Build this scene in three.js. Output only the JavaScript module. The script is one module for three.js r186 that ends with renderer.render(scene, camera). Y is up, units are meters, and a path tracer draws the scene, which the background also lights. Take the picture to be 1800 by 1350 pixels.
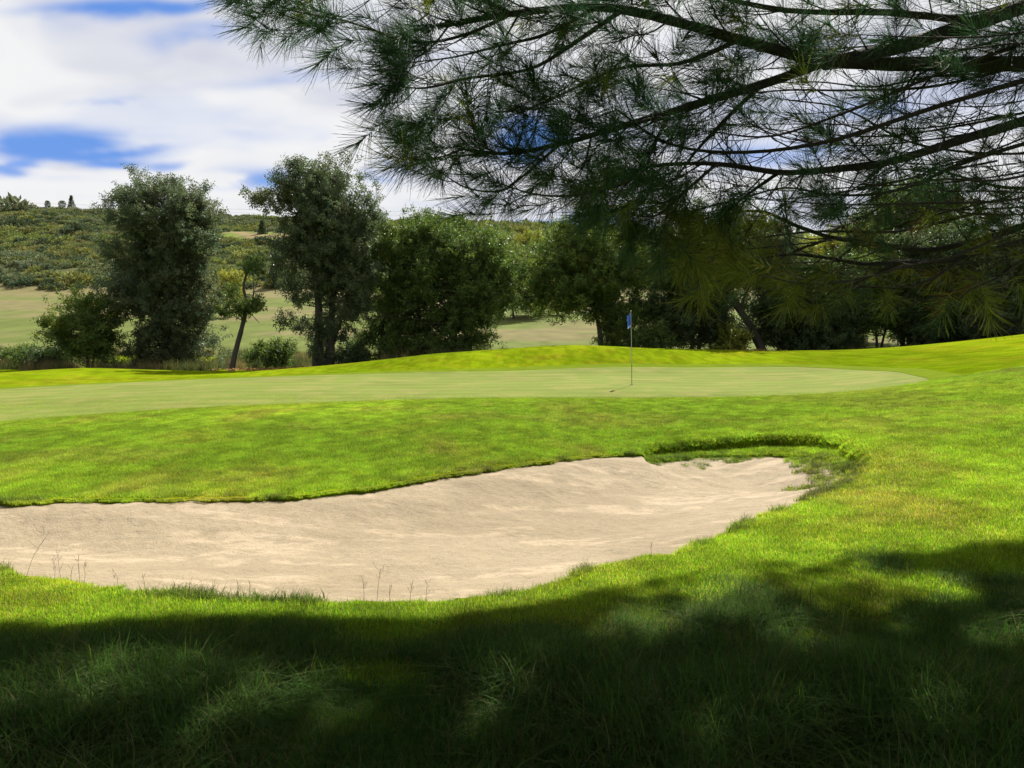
import * as THREE from 'three';

// ------------------------------------------------------------------ camera, sky, sun, exposure
const PI = Math.PI, F = 1384, PITCH = Math.atan(105 / F), EYE = 1.6;
const camera = new THREE.PerspectiveCamera(2 * Math.atan(675 / F) * 180 / PI, 4 / 3, 0.05, 2000);
camera.position.set(0, EYE, 0);
camera.rotation.x = -PITCH;
const renderer = new THREE.WebGLRenderer({ antialias: true });
renderer.toneMapping = THREE.LinearToneMapping;
renderer.toneMappingExposure = 2.6;
renderer.shadowMap.enabled = true;
const scene = new THREE.Scene();
const SKY_LEVEL = 0.34;                                             // radiance of a white cloud
const SUN = new THREE.Vector3(0.261, 0.743, -0.616).normalize();    // ahead, a little to the right, 48 degrees up
const sun = new THREE.DirectionalLight(new THREE.Color(1, 0.95, 0.87), 5);
sun.name = 'sun'; sun.position.copy(SUN).multiplyScalar(80); sun.castShadow = true;
Object.assign(sun.shadow.camera, { left: -45, right: 45, top: 45, bottom: -45, near: 1, far: 250 });
sun.shadow.mapSize.set(4096, 4096);
scene.add(sun, sun.target);

// ------------------------------------------------------------------ small helpers
function rngOf(seed) { let a = seed >>> 0; return () => { a = (a + 0x6D2B79F5) | 0; let t = Math.imul(a ^ (a >>> 15), 1 | a); t = (t + Math.imul(t ^ (t >>> 7), 61 | t)) ^ t; return ((t ^ (t >>> 14)) >>> 0) / 4294967296; }; }
const R = rngOf(20240917);
const rr = (a, b) => a + (b - a) * R();
const gauss = () => { let s = 0; for (let i = 0; i < 4; i++) s += R(); return (s - 2) * 1.05; };
const lerp = (a, b, t) => a + (b - a) * t, clamp = (x, a = 0, b = 1) => Math.min(b, Math.max(a, x));
const smooth = (x, a, b) => { const t = clamp((x - a) / (b - a)); return t * t * (3 - 2 * t); };
function hash(x, y, z) { let h = Math.imul(x, 374761393) + Math.imul(y, 668265263) + Math.imul(z, 2147483647 - 1640531527); h = Math.imul(h ^ (h >>> 13), 1274126177); return ((h ^ (h >>> 16)) >>> 0) / 4294967296; }
function vnoise(x, y, seed = 0, period = 0) {                       // value noise, optionally periodic
  const ix = Math.floor(x), iy = Math.floor(y), fx = x - ix, fy = y - iy, u = fx * fx * (3 - 2 * fx), v = fy * fy * (3 - 2 * fy);
  const w = period ? (n) => ((n % period) + period) % period : (n) => n;
  const a = hash(w(ix), w(iy), seed), b = hash(w(ix + 1), w(iy), seed), c = hash(w(ix), w(iy + 1), seed), d = hash(w(ix + 1), w(iy + 1), seed);
  return lerp(lerp(a, b, u), lerp(c, d, u), v);
}
function fbm(x, y, oct = 4, seed = 0, period = 0) { let s = 0, a = 0.5, n = 0; for (let i = 0; i < oct; i++) { s += a * vnoise(x, y, seed + i * 17, period); n += a; a *= 0.5; x *= 2; y *= 2; period *= 2; } return s / n; }
const toS = (c) => Math.round(255 * clamp(c <= 0.0031308 ? c * 12.92 : 1.055 * Math.pow(c, 1 / 2.4) - 0.055));
function colorTex(w, h, fn, rx = 1, ry = 1) {                       // fn(u, v) -> linear rgb
  const d = new Uint8Array(w * h * 4);
  for (let j = 0, k = 0; j < h; j++) for (let i = 0; i < w; i++, k += 4) { const c = fn((i + 0.5) / w, (j + 0.5) / h); d[k] = toS(c[0]); d[k + 1] = toS(c[1]); d[k + 2] = toS(c[2]); d[k + 3] = 255; }
  return finish(new THREE.DataTexture(d, w, h), true, rx, ry);
}
function heightTex(w, h, fn, rx = 1, ry = 1) {
  const d = new Uint8Array(w * h * 4);
  for (let j = 0, k = 0; j < h; j++) for (let i = 0; i < w; i++, k += 4) { const c = Math.round(255 * clamp(fn((i + 0.5) / w, (j + 0.5) / h))); d[k] = d[k + 1] = d[k + 2] = c; d[k + 3] = 255; }
  return finish(new THREE.DataTexture(d, w, h), false, rx, ry);
}
function finish(t, color, rx, ry) { t.magFilter = THREE.LinearFilter; t.minFilter = THREE.LinearMipmapLinearFilter; t.generateMipmaps = true; t.wrapS = t.wrapT = THREE.RepeatWrapping; t.repeat.set(rx, ry); if (color) t.colorSpace = THREE.SRGBColorSpace; t.needsUpdate = true; return t; }
const V = (x, y, z) => new THREE.Vector3(x, y, z);
const lin = (r, g, b) => new THREE.Color().setRGB(r, g, b);

// a pixel of the photograph and a distance ahead -> a place
const cp = Math.cos(PITCH), sp = Math.sin(PITCH);
function ray(px, py) { const cx = (px - 900) / F, cy = (675 - py) / F; return [cx, cy * cp - sp, cp + cy * sp]; }
function at(px, py, d) { const [x, y, f] = ray(px, py), t = d / f; return V(x * t, EYE + y * t, -d); }
function seen(p) { const y = p.y - EYE, f = -p.z, c = f * cp - y * sp, u = y * cp + f * sp; return [900 + F * p.x / c, 675 - F * u / c]; }

// ------------------------------------------------------------------ sky
{
  const W = 2048, H = 1024, data = new Float32Array(W * H * 4);
  // gaps between the clouds: place in the photograph, size in pixels, how open
  const gaps = [[130, 262, 105, 26, 1], [40, 288, 80, 11, 0.9], [200, 290, 50, 12, 0.8], [205, 181, 55, 9, 0.6], [300, 62, 75, 22, 0.6], [470, 131, 120, 13, 0.4], [290, 293, 50, 10, 0.6], [430, 300, 60, 15, 0.7], [655, 300, 45, 26, 0.6], [915, 236, 55, 36, 1.1], [1010, 392, 130, 18, 1.0], [1340, 265, 110, 26, 0.6], [170, 4, 150, 16, 0.9], [330, 40, 60, 16, 0.5], [1640, 350, 80, 20, 0.5], [1560, 190, 120, 16, 0.5], [30, 345, 120, 8, 0.25], [420, 215, 40, 26, 0.25]];
  for (let j = 0; j < H; j++) {
    const up = ((j + 0.5) / H - 0.5) * PI, y = Math.sin(up), cu = Math.cos(up);
    for (let i = 0; i < W; i++) {
      const az = ((i + 0.5) / W - 0.5) * 2 * PI, x = Math.cos(az) * cu, z = Math.sin(az) * cu, k = (j * W + i) * 4;
      const yy = Math.max(y, 0), q = 1 / (yy + 0.16), u = x * q, w = z * q;
      const warp = fbm(u * 0.9 + 3, w * 0.9, 3, 71) - 0.5, warp2 = fbm(u * 2.3 + 9, w * 2.3, 3, 72) - 0.5;
      const wisp = fbm(u * 5 + warp * 5, w * 9 + warp2 * 4, 4, 73) - 0.5;
      let n = fbm(u * 1.1 + warp * 1.6 + 5, w * 2.1 + warp2 * 1.2, 5, 40);
      let open = smooth(n, 0.56, 0.72) * 0.85;
      const streak = fbm(u * 1.7 + warp * 2 + 20, w * 5 + warp2 * 2.5, 5, 91);
      open = Math.max(open, smooth(streak, 0.6, 0.82) * 0.55);
      const c = -z * cp - y * sp;
      if (c > 0.3) {
        const px = 900 + F * x / c, py = 675 - F * (y * cp - z * sp) / c;
        if (px > -500 && px < 2300 && py > -300 && py < 700) {
          let g = 0;
          for (const [gx, gy, sx, sy, s] of gaps) {
            const a = (px - gx + warp * 150 + warp2 * 110 + wisp * 70) / (sx * 1.15), b = (py - gy + warp2 * 50 + warp * 40 + wisp * 34 + (px - gx) * 0.05) / (sy * 1.1), e = a * a + b * b;
            if (e < 9) g = Math.max(g, s * Math.exp(-e * 0.7));
          }
          const inside = smooth(px, -500, -120) * (1 - smooth(px, 1900, 2300)) * smooth(py, -300, -60);
          open = lerp(open, open * 0.25 + smooth(g * (0.75 + streak * 0.6) - Math.max(0, wisp + 0.03) * 1.1, 0.02, 0.95), inside);
        }
      }
      open = clamp(open);
      const puff = fbm(u * 2.2 + warp2 * 2 + 31, w * 3.1 + warp * 2, 5, 15);
      const grey = smooth(puff, 0.45, 0.85) * 0.2 + Math.max(0, wisp) * 0.12;
      const blue = [lerp(0.2, 0.08, smooth(y, 0.02, 0.8)), lerp(0.41, 0.26, smooth(y, 0.02, 0.8)), lerp(0.95, 0.8, smooth(y, 0.02, 0.8))];
      const white = [1.03 - grey * 1.25, 1.03 - grey * 1.15, 1.04 - grey * 0.7];
      const thin = open;
      for (let ch = 0; ch < 3; ch++) data[k + ch] = SKY_LEVEL * (y < -0.02 ? [0.3, 0.32, 0.22][ch] : lerp(white[ch], blue[ch], thin));
      data[k + 3] = 1;
    }
  }
  const t = new THREE.DataTexture(data, W, H, THREE.RGBAFormat, THREE.FloatType);
  t.mapping = THREE.EquirectangularReflectionMapping; t.magFilter = t.minFilter = THREE.LinearFilter; t.needsUpdate = true;
  scene.background = t; scene.environment = t;
}

// ------------------------------------------------------------------ lie of the land (thin plate through surveyed points)
const survey = [];
const world = (x, d, y) => survey.push([x, d, y]);
const pix = (px, py, d) => { const p = at(px, py, d); survey.push([p.x, d, p.y]); };
for (const a of [[-6, -2, 0], [-6, 3, -0.02], [0, -2, 0.02], [0, 3, 0], [3, -1, 0.12], [3, 3, 0.07], [6, 1, 0.34], [6, 5, 0.36], [10, 9, 0.62], [-3, 4, -0.03], [0.3, 4, -0.03], [-14, 10, -0.5], [-12, 4, -0.2], [-18, 20, -0.55], [-25, 30, -0.5], [16, 15, 1.0], [25, 30, 1.9], [-20, 40, -0.75], [-12, 40, -0.75], [-5, 40, -0.5], [2, 41, -0.1], [8, 41, -0.15], [14, 41, -0.1], [22, 41, 0.3], [-25, 50, -0.3], [0, 50, -0.2], [20, 50, 0.0]]) world(...a);
for (const a of [[0, 1005, 5.4], [350, 1045, 4.75], [700, 1060, 4.65], [1000, 1015, 5.2], [1200, 965, 6.0], [1350, 905, 7.2], [1465, 838, 8.9], [0, 882, 8.5], [300, 878, 8.6], [560, 868, 8.9], [850, 825, 10.1], [1150, 797, 11.3], [1300, 793, 11.5], [1350, 768, 12], [1500, 790, 10.0], [300, 790, 12.0], [900, 760, 13.3], [600, 800, 11.3],
  [0, 742, 16.4], [300, 720, 17.8], [600, 707, 19], [1100, 700, 19.7], [1500, 688, 19.5], [1625, 672, 20.3], [1110, 678, 22.7], [300, 690, 22], [0, 685, 25.2], [300, 670, 26.5], [600, 659, 27.5], [900, 652, 28.7], [1200, 646, 29.4], [1400, 645, 29.4], [1550, 652, 26],
  [0, 655, 32], [150, 647, 32.5], [300, 655, 32.5], [540, 645, 33.5], [760, 622, 34.5], [1000, 606, 35.5], [1250, 614, 35.5], [1400, 616, 35.5], [1550, 612, 34], [1700, 600, 32], [1800, 592, 30.5],
  [1800, 940, 5.6], [1600, 900, 6.6], [1800, 800, 9], [1600, 760, 11], [1800, 720, 12.5], [1800, 660, 16.5], [1700, 665, 18.5], [1720, 640, 23], [1800, 625, 25]]) pix(...a);
const tps = (() => {
  const n = survey.length, N = n + 3, A = [], b = [];
  const U = (r2) => r2 < 1e-9 ? 0 : r2 * Math.log(r2);
  for (let i = 0; i < N; i++) { A.push(new Float64Array(N)); b.push(0); }
  for (let i = 0; i < n; i++) {
    for (let j = 0; j < n; j++) A[i][j] = U((survey[i][0] - survey[j][0]) ** 2 + (survey[i][1] - survey[j][1]) ** 2) + (i === j ? 0.6 : 0);
    A[i][n] = A[n][i] = 1; A[i][n + 1] = A[n + 1][i] = survey[i][0]; A[i][n + 2] = A[n + 2][i] = survey[i][1]; b[i] = survey[i][2];
  }
  for (let c = 0; c < N; c++) {
    let p = c; for (let r = c + 1; r < N; r++) if (Math.abs(A[r][c]) > Math.abs(A[p][c])) p = r;
    [A[c], A[p]] = [A[p], A[c]]; [b[c], b[p]] = [b[p], b[c]];
    for (let r = c + 1; r < N; r++) { const f = A[r][c] / A[c][c]; if (f) { for (let k = c; k < N; k++) A[r][k] -= f * A[c][k]; b[r] -= f * b[c]; } }
  }
  const w = new Float64Array(N);
  for (let r = N - 1; r >= 0; r--) { let s = b[r]; for (let k = r + 1; k < N; k++) s -= A[r][k] * w[k]; w[r] = s / A[r][r]; }
  return (x, d) => { x = clamp(x, -26, 26); d = clamp(d, -3, 51); let s = w[n] + w[n + 1] * x + w[n + 2] * d; for (let i = 0; i < n; i++) { const r2 = (x - survey[i][0]) ** 2 + (d - survey[i][1]) ** 2; if (r2 > 1e-9) s += w[i] * r2 * Math.log(r2); } return s; };
})();
const ridgeY = (x, d) => { const px = 900 + x / d * F; const pts = [[-1200, 350], [0, 366], [200, 372], [400, 380], [650, 391], [900, 400], [1130, 410], [1400, 425], [1800, 450], [3000, 480]]; let k = 0; while (k < pts.length - 2 && px > pts[k + 1][0]) k++; const t = clamp((px - pts[k][0]) / (pts[k + 1][0] - pts[k][0])); const [, y, f] = ray(900, lerp(pts[k][1], pts[k + 1][1], t)); return EYE + y / f * 330; };
function far(x, d) {
  let y = d < 55 ? 0.2 - (55 - d) * 0.02 : 0.2 + (d - 55) * 0.0745 + smooth(d, 55, 90) * 0.5;
  if (d > 146) { const foot = 7.6, t = (d - 146) / (330 - 146), top = ridgeY(x, Math.max(d, 146)); y = t < 1 ? lerp(foot, top, Math.pow(t, 0.92)) : top - (t - 1) * 12; y += (fbm(x / 40, d / 40, 3, 5) - 0.5) * 5 * smooth(t, 0, 0.2) * (1 - smooth(t, 0.75, 1)); }
  return y;
}
function base(x, d) { const t = smooth(d, 40, 55); return t <= 0 ? tps(x, d) : t >= 1 ? far(x, d) : lerp(tps(x, d), far(x, d), t); }
function hit(px, py) {                                              // where the line of sight meets the lawn
  const [x, y, f] = ray(px, py); let lo = 1, d = 1;
  for (; d < 60; d += 0.15) { const t = d / f; if (EYE + y * t < base(x * t, d)) break; lo = d; }
  let hi = d; for (let k = 0; k < 24; k++) { const m = (lo + hi) / 2, t = m / f; if (EYE + y * t < base(x * t, m)) hi = m; else lo = m; }
  return [x * lo / f, lo];
}
function curve(pts, closed, n) { const c = new THREE.CatmullRomCurve3(pts.map(([a, b]) => V(a, 0, b)), closed, 'centripetal'); return c.getSpacedPoints(n).slice(0, closed ? n : n + 1).map((p) => [p.x, p.z]); }
function sdPoly(P, x, y) {                                          // signed distance, negative inside
  let best = 1e9, inside = false;
  for (let i = 0, j = P.length - 1; i < P.length; j = i++) {
    const [ax, ay] = P[j], [bx, by] = P[i], ex = bx - ax, ey = by - ay, t = clamp(((x - ax) * ex + (y - ay) * ey) / (ex * ex + ey * ey || 1)), qx = x - ax - ex * t, qy = y - ay - ey * t, q = qx * qx + qy * qy;
    if (q < best) best = q;
    if ((ay > y) !== (by > y) && x < ax + (y - ay) / (by - ay) * ex) inside = !inside;
  }
  return (inside ? -1 : 1) * Math.sqrt(best);
}
const bunkerEdge = curve([...[[0, 1005], [150, 1029], [350, 1046], [500, 1053], [640, 1060], [760, 1059], [880, 1045], [1000, 1015], [1100, 985], [1200, 962], [1290, 928], [1370, 892], [1440, 866], [1492, 842], [1503, 818], [1478, 793], [1420, 782], [1340, 780], [1240, 785], [1140, 794], [1060, 802], [980, 808], [900, 818], [800, 834], [700, 850], [620, 861], [540, 869], [420, 876], [300, 878], [150, 880], [0, 882]].map((p) => hit(...p)), [-6.6, 8.3], [-7.6, 7.6], [-7.6, 6.7], [-6.2, 6.1]], true, 220);
const lipEdge = curve([[1130, 790], [1180, 781], [1250, 775], [1350, 768], [1450, 770], [1498, 787], [1516, 812], [1500, 838], [1440, 850], [1380, 850], [1200, 830]].map((p) => hit(...p)), true, 110);
const lipTop = [[1165, 784], [1250, 775], [1350, 768], [1450, 770], [1498, 787], [1512, 812], [1503, 832]].map((p) => hit(...p));
function lipGap(x, d) { let b = 9; for (let i = 1; i < lipTop.length; i++) { const [ax, ay] = lipTop[i - 1], ex = lipTop[i][0] - ax, ey = lipTop[i][1] - ay, t = clamp(((x - ax) * ex + (d - ay) * ey) / (ex * ex + ey * ey)); b = Math.min(b, Math.hypot(x - ax - ex * t, d - ay - ey * t)); } return b; }
const BOX = [-8.2, 4.6, 4.1, 13];
const sandSD = (x, d) => (x < BOX[0] || x > BOX[1] || d < BOX[2] || d > BOX[3]) ? 9 : sdPoly(bunkerEdge, x, d) + (fbm(x * 2.4, d * 2.4, 4, 33) - 0.5) * 0.26 + (fbm(x * 9, d * 7, 2, 34) - 0.5) * 0.09;
const lipSD = (x, d) => (x < 0.8 || x > 4.9 || d < 8 || d > 13) ? 9 : sdPoly(lipEdge, x, d) + (fbm(x * 4, d * 4, 2, 35) - 0.5) * 0.09;
const lipDrop = (x, d) => { const s = lipSD(x, d); return s > 0.1 ? 0 : 0.14 * smooth(-s, -0.02, 0.04) * smooth(x, 1.5, 2.3); };
function ground(x, d) { return base(x, d) - lipDrop(x, d); }
function sandY(x, d, s) { return base(x, d) - lipDrop(x, d) * 0.9 - 0.045 - 0.16 * smooth(-s, 0, 1.6); }
function normalAt(x, d) { const e = 0.12, a = ground(x + e, d) - ground(x - e, d), b = ground(x, d + e) - ground(x, d - e); return V(-a, 2 * e, b).normalize(); }

// ------------------------------------------------------------------ bookkeeping for objects
const used = {};
function numbered(name) { const n = used[name] = (used[name] ?? -1) + 1; return n ? name + '_' + String(n).padStart(3, '0') : name; }
function add(o, name, data, parent = scene) { o.name = parent === scene ? numbered(name) : name; Object.assign(o.userData, data); o.traverse((m) => { if (m.isMesh) m.castShadow = m.receiveShadow = true; }); parent.add(o); return o; }
const struct = (o, name, label) => add(o, name, { kind: 'structure', label });
class Geo {
  constructor() { this.p = []; this.n = []; this.u = []; this.c = []; this.i = []; }
  get at() { return this.p.length / 3; }
  vert(p, n, u = 0, v = 0, c) { this.p.push(p.x, p.y, p.z); if (n) this.n.push(n.x, n.y, n.z); this.u.push(u, v); if (c) this.c.push(c[0], c[1], c[2]); return this.p.length / 3 - 1; }
  build() {
    const g = new THREE.BufferGeometry();
    g.setAttribute('position', new THREE.Float32BufferAttribute(this.p, 3)); g.setAttribute('uv', new THREE.Float32BufferAttribute(this.u, 2));
    if (this.c.length) g.setAttribute('color', new THREE.Float32BufferAttribute(this.c, 3));
    g.setIndex(this.i);
    if (this.n.length) g.setAttribute('normal', new THREE.Float32BufferAttribute(this.n, 3)); else g.computeVertexNormals();
    return g;
  }
}
// a tapering limb through points, with a little wobble of its girth; added to a Geo
function limb(G, pts, r0, r1, seg = 7, power = 1, rough = 0.12, steps = 0) {
  const c = new THREE.CatmullRomCurve3(pts, false, 'centripetal'), len = c.getLength(), n = steps || Math.max(3, Math.round(pts.length * 2.2));
  let nrm = V(0, 1, 0), first = -1, prev = null; const p = V(0, 0, 0);
  for (let i = 0; i <= n; i++) {
    const t = i / n; c.getPoint(t, p); const tan = c.getTangent(t);
    if (!prev) { nrm = Math.abs(tan.y) > 0.9 ? V(1, 0, 0) : V(0, 1, 0); }
    nrm.addScaledVector(tan, -nrm.dot(tan)).normalize(); const bi = V(0, 0, 0).crossVectors(tan, nrm); prev = tan;
    const r = lerp(r0, r1, Math.pow(t, power));
    const row = G.at; if (first < 0) first = row;
    for (let k = 0; k <= seg; k++) {
      const a = k / seg * 2 * PI, q = r * (1 + (hash(Math.round(pts[0].x * 91) + (k % seg) * 7, i, 3) - 0.5) * 2 * rough), dir = nrm.clone().multiplyScalar(Math.cos(a)).addScaledVector(bi, Math.sin(a));
      G.vert(p.clone().addScaledVector(dir, q), dir, k / seg * Math.max(1, Math.round(r0 * 6.28 / 0.3)), t * len / 0.3);
    }
    if (i) for (let k = 0; k < seg; k++) { const a = row - seg - 1 + k, b = row + k; G.i.push(a, a + 1, b, b, a + 1, b + 1); }
  }
  return c;
}

// ------------------------------------------------------------------ materials
const leafy = (name, o = {}) => new THREE.MeshPhysicalMaterial({ name, color: 0xffffff, roughness: 1, transmission: 0.42, thickness: 0, specularIntensity: 0.25, side: THREE.DoubleSide, vertexColors: true, ...o });
const barkTex = colorTex(256, 256, (u, v) => { const n = fbm(u * 10, v * 5, 4, 3, 5), m = vnoise(u * 24, v * 8, 9, 8); const k = 0.45 + 0.8 * n * (0.6 + 0.5 * m); return [0.055 * k, 0.046 * k, 0.038 * k]; });
const barkBump = heightTex(256, 256, (u, v) => fbm(u * 12, v * 6, 4, 3, 6) * 0.7 + 0.3 * vnoise(u * 24, v * 8, 9, 8));
const M = {
  bark: new THREE.MeshStandardMaterial({ name: 'bark', map: barkTex, bumpMap: barkBump, bumpScale: 0.012, roughness: 0.95 }),
  twig: new THREE.MeshStandardMaterial({ name: 'twig bark', color: lin(0.05, 0.04, 0.032), roughness: 0.9 }),
  deadTwig: new THREE.MeshStandardMaterial({ name: 'dead grey wood', color: lin(0.17, 0.135, 0.1), roughness: 0.9 }),
  leaf: leafy('leaf', { transmission: 0.48, clearcoat: 0.35, clearcoatRoughness: 0.35 }), needle: leafy('pine needle', { transmission: 0.3, clearcoat: 0.25, clearcoatRoughness: 0.5 }), blade: leafy('grass blade', { transmission: 0.5, specularIntensity: 0.12 }), scrub: leafy('scrub leaf', { transmission: 0.25 }),
};

// ------------------------------------------------------------------ ground sheet
function steps(a, b, s, grow, endB, growBack, endA) {
  const f = []; for (let x = a; x <= b; x += s) f.push(x);
  for (let x = f[f.length - 1], q = s; x < endB;) { q *= x < 60 ? grow : 1.1; x += q; f.push(x); }
  for (let x = a, q = s; x > endA;) { q *= growBack; x -= q; f.unshift(x); }
  return f;
}
const turfTint = (x, d) => {                                         // broad patches of drier and lusher turf
  const n = fbm(x * 0.55 + 7, d * 0.3, 4, 61), m = fbm(x * 1.7, d * 1.1 + 4, 3, 62), dry = smooth(n * 0.6 + m * 0.4, 0.5, 0.72);
  const lush = smooth(fbm(x * 0.22 + 30, d * 0.16, 3, 63), 0.35, 0.65);
  const sc = smooth(fbm(x * 4.2 + 11, d * 2.6, 3, 68), 0.3, 0.7), worn = smooth(fbm(x * 0.9 + 50, d * 0.7 + 9, 3, 69), 0.55, 0.75), k = lerp(0.8, 1.14, sc);
  return [k * lerp(0.74, 1.05, lush) * lerp(1, 1.16, dry) * lerp(1, 1.06, worn), k * lerp(0.8, 1.06, lush) * lerp(1, 0.97, dry) * lerp(1, 0.9, worn), k * lerp(0.9, 1.2, lush) * lerp(1, 1.3, dry) * lerp(1, 1.4, worn)];
};
{
  const xs = steps(-7.4, 6.5, 0.042, 1.045, 700, 1.045, -700), ds = steps(2.4, 13, 0.042, 1.028, 600, 1.1, -80);
  const G = new Geo(), nx = xs.length;
  for (const d0 of ds) for (const x0 of xs) {
    let x = x0, d = d0, s = sandSD(x, d), y;
    if (Math.abs(s) < 0.022 && s < 8) { const e = 0.01, gx = (sandSD(x + e, d) - s) / e, gy = (sandSD(x, d + e) - s) / e, q = Math.hypot(gx, gy) || 1; x -= s * gx / q / q; d -= s * gy / q / q; s = 0; }
    y = d > 146 ? far(x, d) - 4 : ground(x, d);
    if (s < 0) y -= 0.32 * smooth(-s, 0.0, 0.05);
    else if (d < 15 && d > 2) y += (fbm(x * 3, d * 3, 2, 81) - 0.5) * 0.025 * smooth(s, 0.02, 0.2);
    const t = turfTint(x, d), k = 1;
    G.vert(V(x, y, -d), null, x / 3, d / 3, [t[0] * k, t[1] * k, t[2] * k]);
  }
  for (let j = 0; j < ds.length - 1; j++) for (let i = 0; i < nx - 1; i++) { const a = j * nx + i; G.i.push(a, a + 1, a + nx, a + 1, a + nx + 1, a + nx); }
  const turf = colorTex(1024, 1024, (u, v) => {
    const a = fbm(u * 8, v * 8, 4, 11, 8), b = vnoise(u * 256, v * 256, 5, 256), c = vnoise(u * 120, v * 120, 6, 120), dry = smooth(fbm(u * 24, v * 24, 3, 21, 24), 0.58, 0.8);
    const k = 0.62 + 0.35 * a + 0.35 * b + 0.2 * c;
    return [lerp(0.096, 0.13, dry) * k, lerp(0.137, 0.13, dry) * k, lerp(0.0025, 0.007, dry) * k];
  });
  const bump = heightTex(1024, 1024, (u, v) => 0.5 * vnoise(u * 256, v * 256, 5, 256) + 0.3 * vnoise(u * 120, v * 120, 6, 120) + 0.2 * fbm(u * 16, v * 16, 3, 8, 16));
  struct(new THREE.Mesh(G.build(), new THREE.MeshPhysicalMaterial({ name: 'turf', specularIntensity: 0.0, map: turf, bumpMap: bump, bumpScale: 0.02, roughness: 1, vertexColors: true })), 'ground', 'rolling green turf of the fairway around bunker and green');
}

// ------------------------------------------------------------------ sand
{
  const s0 = 0.035, G = new Geo(), id = new Map(), dents = [];
  for (let k = 0; k < 150; k++) dents.push([rr(-7.5, 3.6), rr(4.6, 11.4), rr(0.05, 0.13), rr(0.14, 0.4), rr(0, PI), rr(-0.012, 0.014)]);
  const nx = Math.ceil((BOX[1] - BOX[0]) / s0), nd = Math.ceil((BOX[3] - BOX[2]) / s0);
  for (let j = 0; j <= nd; j++) for (let i = 0; i <= nx; i++) {
    const x = BOX[0] + i * s0, d = BOX[2] + j * s0, s = sandSD(x, d); if (s > 0.16) continue;
    let y = sandY(x, d, s) + (fbm(x * 1.2, d * 1.2, 3, 51) - 0.5) * 0.07 + (fbm(x * 7, d * 9, 3, 52) - 0.5) * 0.012 + 0.0012 * Math.sin((d * 0.86 + x * 0.5 + fbm(x, d, 2, 58) * 0.9) * 60) * smooth(fbm(x * 0.7 + 4, d * 0.9, 2, 59), 0.42, 0.6);
    for (const [ex, ed, a, b, r, h] of dents) { const qx = x - ex, qd = d - ed; if (qx * qx + qd * qd > 0.25) continue; const u = (qx * Math.cos(r) + qd * Math.sin(r)) / b, w = (-qx * Math.sin(r) + qd * Math.cos(r)) / a; y += h * Math.exp(-(u * u + w * w) * 1.5); }
    // paler, drier streaks where the crust was raked or scuffed
    const st = fbm(x * 1.1 - d * 0.9 + 3, d * 3.6 + x * 0.8, 4, 55), pale = smooth(st, 0.54, 0.66) * smooth(fbm(x * 5, d * 9, 3, 56), 0.4, 0.58), damp = smooth(fbm(x * 0.8, d * 1.3, 3, 57), 0.45, 0.7);
    const k = 1 + pale * 0.3 - damp * 0.14;
    id.set(j * (nx + 1) + i, G.vert(V(x, y, -d), null, x / 1.6, d / 1.6, [k, k * (1 - damp * 0.015), k * (1 + pale * 0.06 - damp * 0.05)]));
  }
  for (let j = 0; j < nd; j++) for (let i = 0; i < nx; i++) { const k = j * (nx + 1) + i, a = id.get(k), b = id.get(k + 1), c = id.get(k + nx + 1), e = id.get(k + nx + 2); if (a !== undefined && b !== undefined && c !== undefined && e !== undefined) G.i.push(a, b, c, b, e, c); }
  const col = colorTex(1024, 1024, (u, v) => {
    const f = vnoise(u * 400, v * 400, 1, 400), m = fbm(u * 40, v * 40, 3, 2, 40), peb = smooth(vnoise(u * 150, v * 150, 4, 150), 0.82, 0.97), k = 0.72 + 0.28 * f + 0.3 * m;
    return [0.196 * k * (1 - 0.45 * peb), 0.154 * k * (1 - 0.48 * peb), 0.093 * k * (1 - 0.5 * peb)];
  });
  const bump = heightTex(1024, 1024, (u, v) => 0.45 * fbm(u * 30, v * 44, 3, 2, 30) + 0.35 * vnoise(u * 110, v * 110, 4, 110) + 0.2 * vnoise(u * 300, v * 300, 1, 300));
  struct(new THREE.Mesh(G.build(), new THREE.MeshStandardMaterial({ name: 'bunker sand', map: col, bumpMap: bump, bumpScale: 0.01, roughness: 1, vertexColors: true })), 'sand_bunker', 'pale beige sand filling the kidney shaped bunker');
}

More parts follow.
